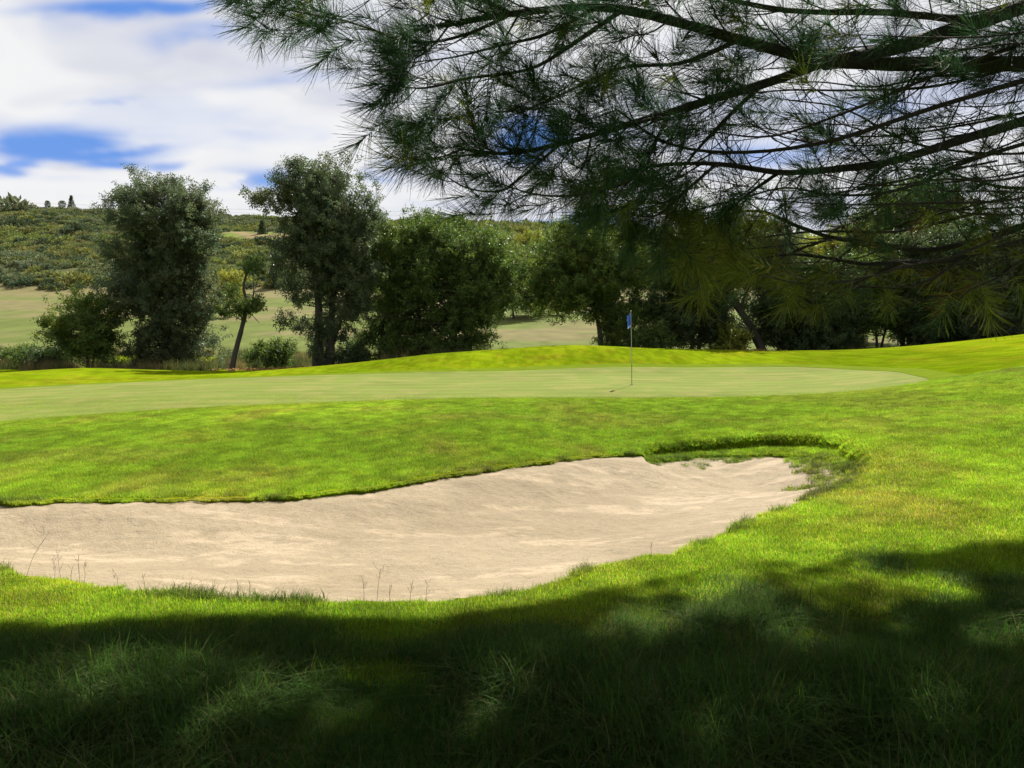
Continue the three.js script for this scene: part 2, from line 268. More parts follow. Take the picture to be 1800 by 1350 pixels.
// ------------------------------------------------------------------ putting green
const greenEdge = curve([[-420, 765], [-200, 760], [0, 742], [300, 720], [600, 707], [800, 701], [1100, 700], [1300, 698], [1480, 690], [1590, 678], [1632, 669], [1605, 660], [1540, 652], [1400, 645.5], [1200, 646.5], [900, 652.5], [600, 659.5], [300, 670], [0, 685], [-200, 697], [-400, 720]].map((p) => hit(...p)), true, 260);
{
  const G = new Geo(), c = hit(640, 680), n = greenEdge.length, rings = 70; let area = 0; for (let i = 0; i < n; i++) { const a = greenEdge[i], b = greenEdge[(i + 1) % n]; area += a[0] * b[1] - b[0] * a[1]; } const ccw = area > 0;
  for (let k = 0; k <= rings; k++) for (let i = 0; i < n; i++) { const t = k / rings, x = lerp(c[0], greenEdge[i][0], t), d = lerp(c[1], greenEdge[i][1], t); G.vert(V(x, base(x, d) + 0.022 * (k < rings ? 1 : 0.2), -d), null, x / 8, d / 8); }
  for (let k = 0; k < rings; k++) for (let i = 0; i < n; i++) { const a = k * n + i, b = k * n + (i + 1) % n; G.i.push(a, a + n, b, b, a + n, b + n); }
  const col = colorTex(1024, 1024, (u, v) => {
    const a = fbm(u * 6, v * 6, 5, 12, 6), b = vnoise(u * 300, v * 300, 5, 300), w = smooth(fbm(u * 12, v * 12, 4, 22, 12), 0.45, 0.72), k = (0.74 + 0.3 * a + 0.16 * b) * (1 + 0.05 * Math.sign(Math.sin(v * 2 * PI * 8)) * smooth(Math.abs(Math.sin(v * 2 * PI * 8)), 0, 0.4));
    return [lerp(0.105, 0.13, w) * k, lerp(0.13, 0.139, w) * k, lerp(0.026, 0.036, w) * k];
  });
  struct(new THREE.Mesh(G.build(), new THREE.MeshPhysicalMaterial({ name: 'close mown green', specularIntensity: 0.08, map: col, roughness: 1, side: THREE.DoubleSide })), 'putting_green', 'smooth pale green putting surface with the flag');
  const K = new Geo();                                               // the collar, cut a little longer than the green
  for (let k = 0; k <= 3; k++) for (let i = 0; i < n; i++) { const a = greenEdge[(i + n - 1) % n], b = greenEdge[(i + 1) % n], e = [b[0] - a[0], b[1] - a[1]], l = Math.hypot(...e), o = (k / 3) * (0.75 + 0.25 * fbm(i * 0.09, 3, 2, 7)), sg = ccw ? 1 : -1, x = greenEdge[i][0] + sg * e[1] / l * o, d = greenEdge[i][1] - sg * e[0] / l * o; K.vert(V(x, base(x, d) + (k === 3 ? -0.004 : 0.012), -d), null, x / 3, d / 3); }
  for (let k = 0; k < 3; k++) for (let i = 0; i < n; i++) { const a = k * n + i, b = k * n + (i + 1) % n; K.i.push(a, a + n, b, b, a + n, b + n); }
  const kcol = colorTex(512, 512, (u, v) => { const a = fbm(u * 8, v * 8, 4, 31, 8), b = vnoise(u * 160, v * 160, 5, 160), k = 0.72 + 0.3 * a + 0.22 * b; return [0.086 * k, 0.12 * k, 0.01 * k]; });
  struct(new THREE.Mesh(K.build(), new THREE.MeshPhysicalMaterial({ name: 'collar turf', specularIntensity: 0, map: kcol, roughness: 1, side: THREE.DoubleSide })), 'green_collar', 'narrow darker collar of turf round the putting green');
}

// ------------------------------------------------------------------ meadow beyond the trees, and the hill
{
  const G = new Geo(), x0 = -160, x1 = 160, d0 = 47, d1 = 152, nx = 130, nd = 60;
  for (let j = 0; j <= nd; j++) for (let i = 0; i <= nx; i++) { const x = lerp(x0, x1, i / nx), d = lerp(d0, d1, j / nd); G.vert(V(x, base(x, d) + 0.05 * smooth(d, 47, 52) + (d > 146 ? -0.0 : 0), -d), null, i / nx, j / nd); }
  for (let j = 0; j < nd; j++) for (let i = 0; i < nx; i++) { const a = j * (nx + 1) + i; G.i.push(a, a + 1, a + nx + 1, a + 1, a + nx + 2, a + nx + 1); }
  const col = colorTex(1536, 768, (u, v) => {
    const x = lerp(x0, x1, u), d = lerp(d0, d1, v), n = fbm(x / 14, d / 9, 4, 14), f = fbm(x * 0.9, d * 0.5, 3, 15);
    let green = smooth(n * 1.3 - 0.08 + (82 - d) * 0.006, 0.4, 0.68); green = Math.max(green, 0.75 * smooth(1 - Math.hypot((x + 54) / 16, (d - 112) / 12), 0, 0.5));
    const k = 0.75 + 0.5 * f;
    return [lerp(0.114, 0.072, green * 0.8) * k, lerp(0.102, 0.098, green * 0.8) * k, lerp(0.045, 0.02, green * 0.8) * k];
  });
  struct(new THREE.Mesh(G.build(), new THREE.MeshPhysicalMaterial({ name: 'meadow', specularIntensity: 0.08, map: col, roughness: 1 })), 'meadow', 'sunlit dry and green meadow beyond the tree line');
}
{
  const G = new Geo(), x0 = -420, x1 = 420, d0 = 144, d1 = 440, nx = 170, nd = 90;
  for (let j = 0; j <= nd; j++) for (let i = 0; i <= nx; i++) { const x = lerp(x0, x1, i / nx), d = lerp(d0, d1, j / nd); G.vert(V(x, far(x, d) + (d < 147 ? -0.3 : 0), -d), null, i / nx, j / nd); }
  for (let j = 0; j < nd; j++) for (let i = 0; i < nx; i++) { const a = j * (nx + 1) + i; G.i.push(a, a + 1, a + nx + 1, a + 1, a + nx + 2, a + nx + 1); }
  const col = colorTex(1536, 768, (u, v) => {
    const x = lerp(x0, x1, u), d = lerp(d0, d1, v), n = fbm(x / 16, d / 12, 4, 24), f = fbm(x * 0.4, d * 0.3, 3, 25), bare = smooth(n, 0.56, 0.72), k = 0.6 + 0.7 * f;
    const px = 900 + x / d * F, clearing = smooth(1 - Math.hypot((px - 455) / 75, (d - 232) / 14), 0, 0.4), tan = smooth(fbm(x / 6, d / 5, 2, 27), 0.35, 0.6);
    let c = [lerp(0.075, 0.1, bare), lerp(0.085, 0.085, bare), lerp(0.03, 0.038, bare)];
    c = [lerp(c[0], lerp(0.09, 0.16, tan), clearing), lerp(c[1], 0.125, clearing), lerp(c[2], lerp(0.02, 0.06, tan), clearing)];
    return c.map((q) => q * k);
  });
  struct(new THREE.Mesh(G.build(), new THREE.MeshPhysicalMaterial({ name: 'hillside soil', specularIntensity: 0.08, map: col, roughness: 1 })), 'hill', 'long scrub covered hill behind the meadow');
}

// ------------------------------------------------------------------ leaf, needle and blade shapes
const tint = (c, s) => { const k = 1 + (R() - 0.5) * 2 * s, y = (R() - 0.5) * s; return [Math.max(0, c[0] * (k + y)), c[1] * k, Math.max(0, c[2] * (k - y))]; };
function leafOn(G, p, dir, side, len, wid, c) {                      // a pointed leaf of four triangles, folded a little along its rib
  const n = V(0, 0, 0).crossVectors(dir, side).normalize(), m = p.clone().addScaledVector(dir, len * 0.45).addScaledVector(n, -wid * 0.25), e = p.clone().addScaledVector(dir, len).addScaledVector(n, -len * 0.12), a = G.at;
  G.vert(p, null, 0, 0, c); G.vert(m.clone().addScaledVector(side, wid / 2).addScaledVector(n, wid * 0.3), null, 1, 0, c); G.vert(e, null, 1, 1, c); G.vert(m.clone().addScaledVector(side, -wid / 2).addScaledVector(n, wid * 0.3), null, 0, 1, c);
  G.i.push(a, a + 1, a + 2, a, a + 2, a + 3);
}
const dirOf = () => { for (;;) { const v = V(rr(-1, 1), rr(-1, 1), rr(-1, 1)), l = v.length(); if (l > 0.1 && l < 1) return v.multiplyScalar(1 / l); } };
function sprig(leaves, size, len, wid, color, spread = 0.12) {      // a twig end with leaves, growing along +y
  const G = new Geo();
  const shoots = 3;
  for (let s = 0; s < shoots; s++) {
    const ax = V(gauss() * 0.45, 1, gauss() * 0.45).normalize(), o = V(gauss() * 0.08, 0, gauss() * 0.08).multiplyScalar(size);
    for (let k = 0; k < leaves / shoots; k++) {
      const t = (k + R()) / (leaves / shoots), p = o.clone().addScaledVector(ax, (t - 0.35) * size).add(V(gauss(), gauss(), gauss()).multiplyScalar(size * spread));
      const dir = dirOf().addScaledVector(ax, 0.5).add(V(0, -0.15, 0)).normalize(), side = V(0, 0, 0).crossVectors(dir, dirOf()).normalize(), q = rr(0.7, 1.2);
      leafOn(G, p, dir, side, len * q, wid * q, tint(color, 0.42));
    }
  }
  return G.build();
}
function scatter(name, geometry, material, items, parent, data = { kind: 'stuff' }) {   // items: {p, q or n/turn, s, c}
  const m = new THREE.InstancedMesh(geometry, material, items.length), X = new THREE.Matrix4(), s = V(1, 1, 1), col = new THREE.Color();
  items.forEach((it, i) => { s.set(it.s * (it.w ?? 1), it.s, it.s * (it.w ?? 1)); X.compose(it.p, it.q, s); m.setMatrixAt(i, X); const c = it.c ?? [1, 1, 1]; m.setColorAt(i, col.setRGB(c[0], c[1], c[2])); });
  m.instanceMatrix.needsUpdate = true; m.frustumCulled = false;
  return add(m, name, data, parent);
}
const UPV = V(0, 1, 0);
const quat = (n, turn) => new THREE.Quaternion().setFromUnitVectors(UPV, n).multiply(new THREE.Quaternion().setFromAxisAngle(UPV, turn));

// ------------------------------------------------------------------ broadleaved trees of the tree line
const LEAF = { willow: [0.088, 0.116, 0.046], green: [0.082, 0.128, 0.019], yellow: [0.2, 0.215, 0.022], dark: [0.055, 0.085, 0.024], grey: [0.09, 0.1, 0.06] };
const sprigs = {};
const sprigOf = (kind, size) => sprigs[kind + size] ??= sprig(30, 0.42 * size, 0.125 * size, 0.05 * size, LEAF[kind]);
function tree(o) {
  const { d, lobes, dense = 2.0, stems = [], kind = 'green', n = 1000, size = 1, name = 'broadleaf_tree', label, category = 'tree', group, clump = 0.42, mix, gone = 0.0 } = o;
  const k = d / F, root = at(o.px, 600, d); root.y = base(root.x, d);
  const g = new THREE.Group(); g.position.copy(root); g.position.y -= 0.02;
  const local = (px, py, dd = 0) => at(px, py, d + dd).sub(g.position);
  const L = lobes.map(([px, py, rx, ry, dd = 0, w = 1, tk]) => ({ c: local(px, py, dd), rx: rx * k, ry: ry * k, rz: (rx * 0.75 + ry * 0.25) * k, w: w * Math.pow(rx * rx * ry, 0.72), tk }));
  const total = L.reduce((s, l) => s + l.w, 0), T = new Geo(), tops = [];
  for (const s of stems) {
    const pts = s.pts.map(([px, py, dd = 0]) => local(px, py, dd)); if (s.pts[0][1] > 585) pts[0].y = Math.min(pts[0].y, base(root.x + pts[0].x, d + (s.pts[0][2] ?? 0)) - g.position.y - 0.15);
    const c = limb(T, pts, s.r, s.r * 0.3, 8, 0.9, 0.16); tops.push(c);
  }
  const items = [];
  const X = new Geo();
  for (const l of L) {
    const share = Math.round(n * dense * l.w / total), subs = Math.max(4, Math.round(share / 14));
    for (let s = 0; s < subs; s++) {
      const v = dirOf(), wisp = R() < 0.2, r = wisp ? rr(1, 1.3) : Math.pow(R(), 0.42), sub = V(l.c.x + v.x * l.rx * r, l.c.y + v.y * l.ry * r, l.c.z + v.z * l.rz * r);
      if (sub.y < 0.25) sub.y = rr(0.1, 0.6);
      if (R() < gone) continue;
      const spreadR = clump * rr(0.65, 1.35), count = Math.round((wisp ? 6 : 14.5) * rr(0.6, 1.4)), tone = tint([1, 1, 1], 0.16);
      if (tops.length && s % 2 === 0) {                             // a limb from the nearest stem out to this part of the crown
        const c = tops[Math.floor(R() * tops.length)]; let bt = 1, bd = 1e9; for (let t = 0.3; t <= 1; t += 0.1) { const q = c.getPoint(t), e = q.distanceTo(sub) + (q.y > sub.y ? (q.y - sub.y) * 0.8 : 0); if (e < bd) { bd = e; bt = t; } }
        const a = c.getPoint(bt), m = a.clone().lerp(sub, 0.5).add(V(gauss() * 0.2, 0.1 + gauss() * 0.15, gauss() * 0.2)); limb(X, [a, m, sub], 0.035 * Math.min(1.3, 0.5 + bd * 0.25), 0.008, 5, 1, 0.1, 5);
      }
      for (let q = 0; q < count; q++) {
        const p = sub.clone().add(V(gauss() * spreadR, gauss() * spreadR * 0.85, gauss() * spreadR)); if (p.y < 0.05) p.y = rr(0.05, 0.4);
        const out = V((p.x - l.c.x) / l.rx, (p.y - l.c.y) / l.ry + 0.45, (p.z - l.c.z) / l.rz).add(dirOf().multiplyScalar(0.7)).normalize();
        const t2 = tint([1, 1, 1], 0.14), y = (mix && R() < mix[1] * (l.tk ?? 1)) ? mix[0] : [1, 1, 1];
        items.push({ p, q: quat(out, rr(0, 6.28)), s: rr(0.75, 1.3), c: [tone[0] * t2[0] * y[0], tone[1] * t2[1] * y[1], tone[2] * t2[2] * y[2]] });
      }
    }
  }
  if (stems.length) { const tr = add(new THREE.Mesh(T.build(), M.bark), 'trunk', {}, g); if (X.i.length) add(new THREE.Mesh(X.build(), M.twig), 'limbs', { kind: 'stuff' }, tr); }
  scatter('crown', sprigOf(kind, size), M.leaf, items, g);
  return add(g, name, { label, category, ...(group ? { group } : {}) });
}
const LINE = 'trees along the back of the green';
const YEL = [1.9, 1.55, 0.8];
// the bush and the big crown at the left
tree({ px: 150, d: 39.5, kind: 'green', n: 620, name: 'bush', category: 'bush', label: 'round bush with yellowing top left of the tall leaning crown', mix: [YEL, 0.14], stems: [{ pts: [[155, 645], [152, 600], [140, 565]], r: 0.09 }, { pts: [[160, 645], [170, 600], [180, 560]], r: 0.07 }], lobes: [[148, 572, 58, 44], [115, 578, 30, 22], [165, 545, 34, 26, 0, 1, 3], [180, 600, 28, 34], [150, 615, 38, 24]] });
tree({ px: 300, d: 41, kind: 'willow', n: 3600, group: LINE, label: 'dense dark tree at left whose crown leans right, leafy to the ground', clump: 0.4, stems: [{ pts: [[292, 652], [290, 590], [275, 520], [285, 440], [300, 370]], r: 0.2 }, { pts: [[310, 652], [315, 590], [335, 520], [330, 440]], r: 0.13 }], lobes: [[285, 375, 80, 55], [330, 400, 50, 60], [240, 360, 42, 42], [265, 460, 68, 75], [310, 470, 58, 60], [240, 520, 46, 60], [290, 560, 60, 60], [345, 560, 38, 62], [262, 615, 36, 34], [330, 620, 52, 30], [360, 520, 22, 34]] });
tree({ px: 405, d: 38.2, kind: 'green', n: 190, group: LINE, clump: 0.25, size: 0.85, label: 'small bare trunk leaning right with a little tuft of leaves', stems: [{ pts: [[406, 652], [416, 610], [428, 565], [434, 535], [428, 505], [434, 478]], r: 0.15 }, { pts: [[432, 545], [445, 556], [456, 568]], r: 0.035 }], lobes: [[440, 536, 22, 15], [418, 520, 16, 16], [446, 470, 18, 16], [425, 545, 12, 9], [396, 545, 10, 18]] });
tree({ px: 565, d: 39.6, kind: 'willow', n: 2700, group: LINE, label: 'tallest tree at left centre with airy silvery crown and dark twin trunks', clump: 0.42, stems: [{ pts: [[557, 642], [560, 590], [560, 540], [552, 470], [545, 390], [535, 310]], r: 0.26 }, { pts: [[578, 642], [582, 590], [584, 540], [592, 450], [590, 370]], r: 0.26 }, { pts: [[568, 642], [600, 560], [620, 490], [630, 420]], r: 0.1 }], lobes: [[545, 345, 62, 58], [590, 365, 66, 62], [515, 350, 42, 34, 0, 0.6], [460, 350, 26, 24, 0, 0.35], [640, 365, 26, 36, 0, 0.6], [560, 420, 70, 60], [605, 450, 60, 64], [545, 480, 46, 44], [630, 500, 34, 46], [610, 540, 40, 36], [572, 600, 30, 40, 0, 1.1], [520, 290, 20, 22, 0, 0.35], [590, 305, 38, 26, 0, 0.5], [515, 572, 18, 10, 0, 0.5], [528, 535, 24, 14, 0, 0.6]] });
tree({ px: 740, d: 41.5, kind: 'green', n: 3900, group: LINE, label: 'broad dark many stemmed tree left of the flag with pale green top', clump: 0.42, stems: [{ pts: [[733, 630], [738, 570], [730, 500], [720, 440]], r: 0.14 }, { pts: [[745, 630], [755, 560], [765, 490], [770, 430]], r: 0.13 }, { pts: [[785, 628], [805, 570], [835, 500], [850, 450]], r: 0.15 }, { pts: [[665, 632], [672, 580], [680, 520], [690, 450]], r: 0.11 }], lobes: [[700, 430, 56, 50], [760, 425, 62, 46], [830, 450, 60, 52], [690, 510, 50, 60], [760, 500, 70, 66], [850, 510, 55, 55], [680, 580, 42, 46], [790, 580, 50, 46], [880, 480, 38, 44], [825, 570, 36, 44], [725, 590, 34, 36], [655, 470, 24, 44, 0, 0.6], [700, 615, 50, 18, 0, 0.7], [770, 612, 50, 20, 0, 0.7], [845, 600, 26, 24, 0, 0.6]] });
tree({ px: 1050, d: 41.8, kind: 'green', n: 2700, group: LINE, label: 'rounded tree behind the flag with yellow green top and single curved trunk', mix: [[1.6, 1.35, 0.8], 0.25], stems: [{ pts: [[1058, 612], [1052, 570], [1040, 530], [1030, 470]], r: 0.17 }, { pts: [[1062, 612], [1075, 560], [1090, 500]], r: 0.1 }], lobes: [[1030, 430, 64, 46, 0, 1, 2], [1085, 440, 56, 48, 0, 1, 2], [985, 460, 52, 54], [1040, 490, 70, 50], [1100, 500, 46, 60], [965, 510, 34, 36], [1120, 570, 34, 40], [1085, 585, 30, 30], [1010, 525, 40, 24], [1120, 600, 36, 22], [1075, 540, 40, 30], [985, 545, 30, 22, 0, 0.6]] });
tree({ px: 1220, d: 41.3, kind: 'dark', n: 2500, group: LINE, label: 'darkest tree right of the flag with short twin trunk', stems: [{ pts: [[1215, 614], [1218, 570], [1210, 520], [1205, 440]], r: 0.13 }, { pts: [[1228, 614], [1232, 575], [1250, 520], [1255, 450]], r: 0.12 }], lobes: [[1205, 420, 62, 50], [1255, 450, 50, 60], [1180, 480, 46, 60], [1230, 520, 60, 44], [1170, 540, 28, 34], [1270, 530, 30, 36], [1255, 597, 36, 18], [1180, 590, 28, 20], [1215, 555, 55, 34], [1270, 570, 34, 30]] });
tree({ px: 1345, d: 40.6, kind: 'willow', n: 2000, group: LINE, label: 'tree with thick dark trunk leaning left, right of the darkest tree', stems: [{ pts: [[1348, 616], [1320, 575], [1290, 530], [1265, 480], [1250, 430]], r: 0.26 }, { pts: [[1300, 545], [1320, 490], [1330, 440]], r: 0.1 }], lobes: [[1290, 430, 60, 50], [1340, 440, 56, 46], [1260, 470, 30, 34], [1360, 500, 36, 34, 0, 0.6]] });
tree({ px: 1420, d: 41, kind: 'dark', n: 2700, name: 'bush', category: 'bush', label: 'big black green bush right of the leaning trunk, reaching the ground', stems: [{ pts: [[1430, 618], [1428, 570], [1420, 520]], r: 0.12 }], lobes: [[1400, 545, 66, 50], [1450, 560, 56, 50], [1385, 590, 46, 28], [1450, 600, 52, 22], [1430, 500, 70, 40], [1350, 560, 40, 40, 0, 0.8], [1480, 590, 30, 26]] });
tree({ px: 1545, d: 41.5, kind: 'green', n: 1900, group: LINE, label: 'small tree with forked trunk beside the bright gap, right of the black bush', stems: [{ pts: [[1542, 612], [1540, 585], [1530, 550], [1520, 500]], r: 0.09 }, { pts: [[1546, 612], [1555, 585], [1565, 540], [1570, 490]], r: 0.08 }], lobes: [[1520, 500, 50, 44], [1575, 500, 46, 46], [1550, 540, 56, 26], [1500, 550, 36, 26], [1580, 575, 26, 20, 0, 0.6], [1500, 590, 18, 22, 0, 0.6]] });
tree({ px: 1588, d: 41.2, kind: 'dark', n: 1900, group: LINE, label: 'dark tree with straight trunk, left of the two thick trunks at right', stems: [{ pts: [[1588, 612], [1586, 575], [1590, 520], [1595, 470]], r: 0.15 }], lobes: [[1600, 510, 46, 46], [1625, 550, 40, 36], [1590, 460, 44, 40], [1620, 590, 32, 20], [1600, 560, 40, 26]] });
tree({ px: 1665, d: 39.6, kind: 'dark', n: 2400, group: LINE, label: 'dark tree with the thickest trunk near the right edge', stems: [{ pts: [[1664, 606], [1666, 560], [1660, 500], [1668, 440]], r: 0.3 }], lobes: [[1660, 500, 56, 50], [1700, 530, 40, 44], [1640, 540, 34, 34], [1680, 450, 56, 44], [1715, 570, 36, 26], [1650, 580, 40, 22, 0, 0.7], [1700, 595, 40, 12]] });
tree({ px: 1785, d: 37.5, kind: 'willow', n: 2300, group: LINE, label: 'tree with slender double trunk at the right edge', stems: [{ pts: [[1782, 594], [1788, 560], [1795, 510], [1800, 450]], r: 0.12 }, { pts: [[1776, 594], [1765, 560], [1750, 520]], r: 0.07 }], lobes: [[1770, 500, 56, 46], [1820, 490, 56, 56], [1740, 550, 36, 30], [1810, 550, 30, 34], [1790, 440, 60, 40], [1755, 575, 40, 20], [1810, 575, 34, 20]] });
tree({ px: 1610, d: 52, kind: 'green', n: 3200, group: LINE, label: 'tall pale green tree rising behind the dark row at right', clump: 0.55, size: 1.2, stems: [{ pts: [[1600, 595], [1602, 500], [1600, 400], [1605, 340]], r: 0.22 }], lobes: [[1600, 360, 60, 46, 0, 0.8], [1560, 410, 60, 52], [1650, 400, 58, 56], [1600, 450, 80, 50], [1680, 450, 40, 40], [1520, 450, 40, 40]] });
tree({ px: 1480, d: 58, kind: 'yellow', n: 2200, group: LINE, label: 'yellow green tree behind the black bush at right', clump: 0.55, size: 1.25, stems: [{ pts: [[1480, 590], [1478, 500], [1470, 440]], r: 0.18 }], lobes: [[1470, 450, 60, 40], [1420, 470, 50, 40], [1530, 470, 40, 40], [1470, 510, 70, 34]] });
tree({ px: 1760, d: 55, kind: 'yellow', n: 1900, group: LINE, label: 'yellow green tree behind the slender trunks at the right edge', clump: 0.55, size: 1.25, stems: [{ pts: [[1760, 590], [1758, 500], [1750, 450]], r: 0.18 }], lobes: [[1750, 470, 60, 36], [1820, 470, 60, 40], [1760, 510, 70, 30]] });
const BANK = 'low shrubs on the bank behind the green';
for (const [px, py, rx, ry, kind, label] of [[18, 634, 34, 18, 'green', 'low green shrub on the bank at the left edge'], [82, 632, 36, 14, 'dark', 'low dark shrub between the left edge and the yellowing bush'], [478, 622, 34, 17, 'green', 'low shrub between the small leaning trunk and the twin trunks'], [622, 628, 28, 14, 'dark', 'low dark shrub between the twin trunks and the broad tree'], [1150, 598, 26, 15, 'green', 'low shrub between the flag and the darkest tree'], [1285, 600, 24, 15, 'yellow', 'low yellow shrub left of the thick leaning trunk']]) tree({ px, d: 40.2, kind, n: 170, name: 'bush', category: 'bush', group: BANK, clump: 0.3, label, lobes: [[px, py, rx, ry], [px + rx * 0.4, py - ry * 0.4, rx * 0.5, ry * 0.7]] });
// lighter trees out on the meadow
const FIELD = 'trees standing in the meadow';
tree({ px: 405, d: 78, kind: 'yellow', n: 420, size: 1.4, clump: 0.5, group: FIELD, dense: 1.3, label: 'little yellow green tree on the meadow behind the small leaning trunk', stems: [{ pts: [[404, 562], [403, 540], [402, 515]], r: 0.12 }], lobes: [[405, 495, 20, 14], [396, 515, 18, 16], [412, 518, 14, 12]] });
tree({ px: 905, d: 76, kind: 'green', n: 1500, size: 1.5, clump: 0.6, group: FIELD, dense: 1.3, label: 'meadow tree with thin straight trunk seen left of the curved trunk', stems: [{ pts: [[904, 570], [902, 550], [898, 500]], r: 0.15 }], lobes: [[895, 490, 44, 46], [920, 520, 34, 24], [880, 450, 36, 36], [870, 520, 22, 24]] });
tree({ px: 952, d: 80, kind: 'yellow', n: 900, size: 1.5, clump: 0.6, group: FIELD, dense: 1.3, label: 'meadow tree with leaning stem just left of the curved trunk', stems: [{ pts: [[952, 570], [947, 545], [940, 500]], r: 0.16 }], lobes: [[940, 500, 36, 44], [965, 530, 26, 18], [935, 450, 30, 36]] });
tree({ px: 650, d: 88, kind: 'green', n: 800, size: 1.5, clump: 0.6, group: FIELD, dense: 1.3, label: 'meadow tree half hidden between the twin trunks and the broad tree', stems: [{ pts: [[648, 565], [646, 520]], r: 0.16 }], lobes: [[645, 500, 44, 40], [630, 540, 30, 16]] });
tree({ px: 700, d: 120, kind: 'yellow', n: 1300, size: 2.2, clump: 0.9, group: FIELD, dense: 1.3, label: 'bright green tree top showing above the broad dark tree', stems: [{ pts: [[700, 545], [700, 480]], r: 0.3 }], lobes: [[690, 440, 60, 40], [640, 430, 36, 34], [760, 430, 50, 30]] });
// hill trees
const HILL = 'dark conifers below the hill clearing';
function conifer(px, py, top, d, wpx, label, group, kind = 'dark', open = 0) {
  const g = new THREE.Group(), p = at(px, py, d); p.y = Math.min(p.y, base(p.x, d)); g.position.copy(p); const h = at(px, top, d).y - p.y, w = wpx * d / F, T = new Geo(), items = [];
  limb(T, [V(0, -0.3, 0), V(0, h * 0.5, 0), V(0, h * 0.96, 0)], h * 0.03, h * 0.005, 6);
  for (let k = 0; k < 420; k++) { const t = Math.pow(R(), 0.8), r = w * (open ? Math.sqrt(Math.max(0, 1 - (2 * t - 1) ** 2)) * 0.9 + 0.05 : (1 - t) * 0.95 + 0.05) * Math.sqrt(R()), a = rr(0, 6.28); items.push({ p: V(Math.cos(a) * r, h * lerp(open ? 0.25 : 0.08, 1, t), Math.sin(a) * r), q: quat(V(Math.cos(a), 0.3, Math.sin(a)).normalize(), rr(0, 6.28)), s: rr(0.5, 0.9) * h / 9, c: tint([1, 1, 1], 0.2) }); }
  add(new THREE.Mesh(T.build(), M.bark), 'trunk', {}, g); scatter('crown', sprigOf(kind, 3), M.leaf, items, g);
  return add(g, 'conifer_tree', { label, category: 'tree', group });
}
conifer(462, 438, 388, 235, 15, 'dark conifer on the upper edge of the hill clearing', HILL);
conifer(487, 512, 445, 150, 22, 'dark conifer at the meadow edge left of the tallest tree', HILL);
conifer(438, 506, 450, 156, 15, 'dark conifer at the meadow edge above the small leaning trunk', HILL);
const RIDGE = 'small trees on the ridge line';
conifer(84, 369, 353, 326, 5, 'leftmost tiny round tree on the skyline', RIDGE, 'dark', 1);
conifer(110, 369, 353, 326, 7, 'tiny round tree on the skyline left of the pointed one', RIDGE, 'dark', 1);
conifer(126, 371, 344, 324, 8, 'tiny pointed conifer on the skyline', RIDGE);
conifer(190, 372, 350, 322, 10, 'pale tiny tree on the skyline beside the tall leaning crown', RIDGE, 'grey', 1);
conifer(925, 402, 384, 320, 7, 'tiny conifer on the skyline under the pine branches', RIDGE);
conifer(1402, 430, 400, 310, 10, 'far conifer on the skyline seen through the pine boughs', RIDGE);

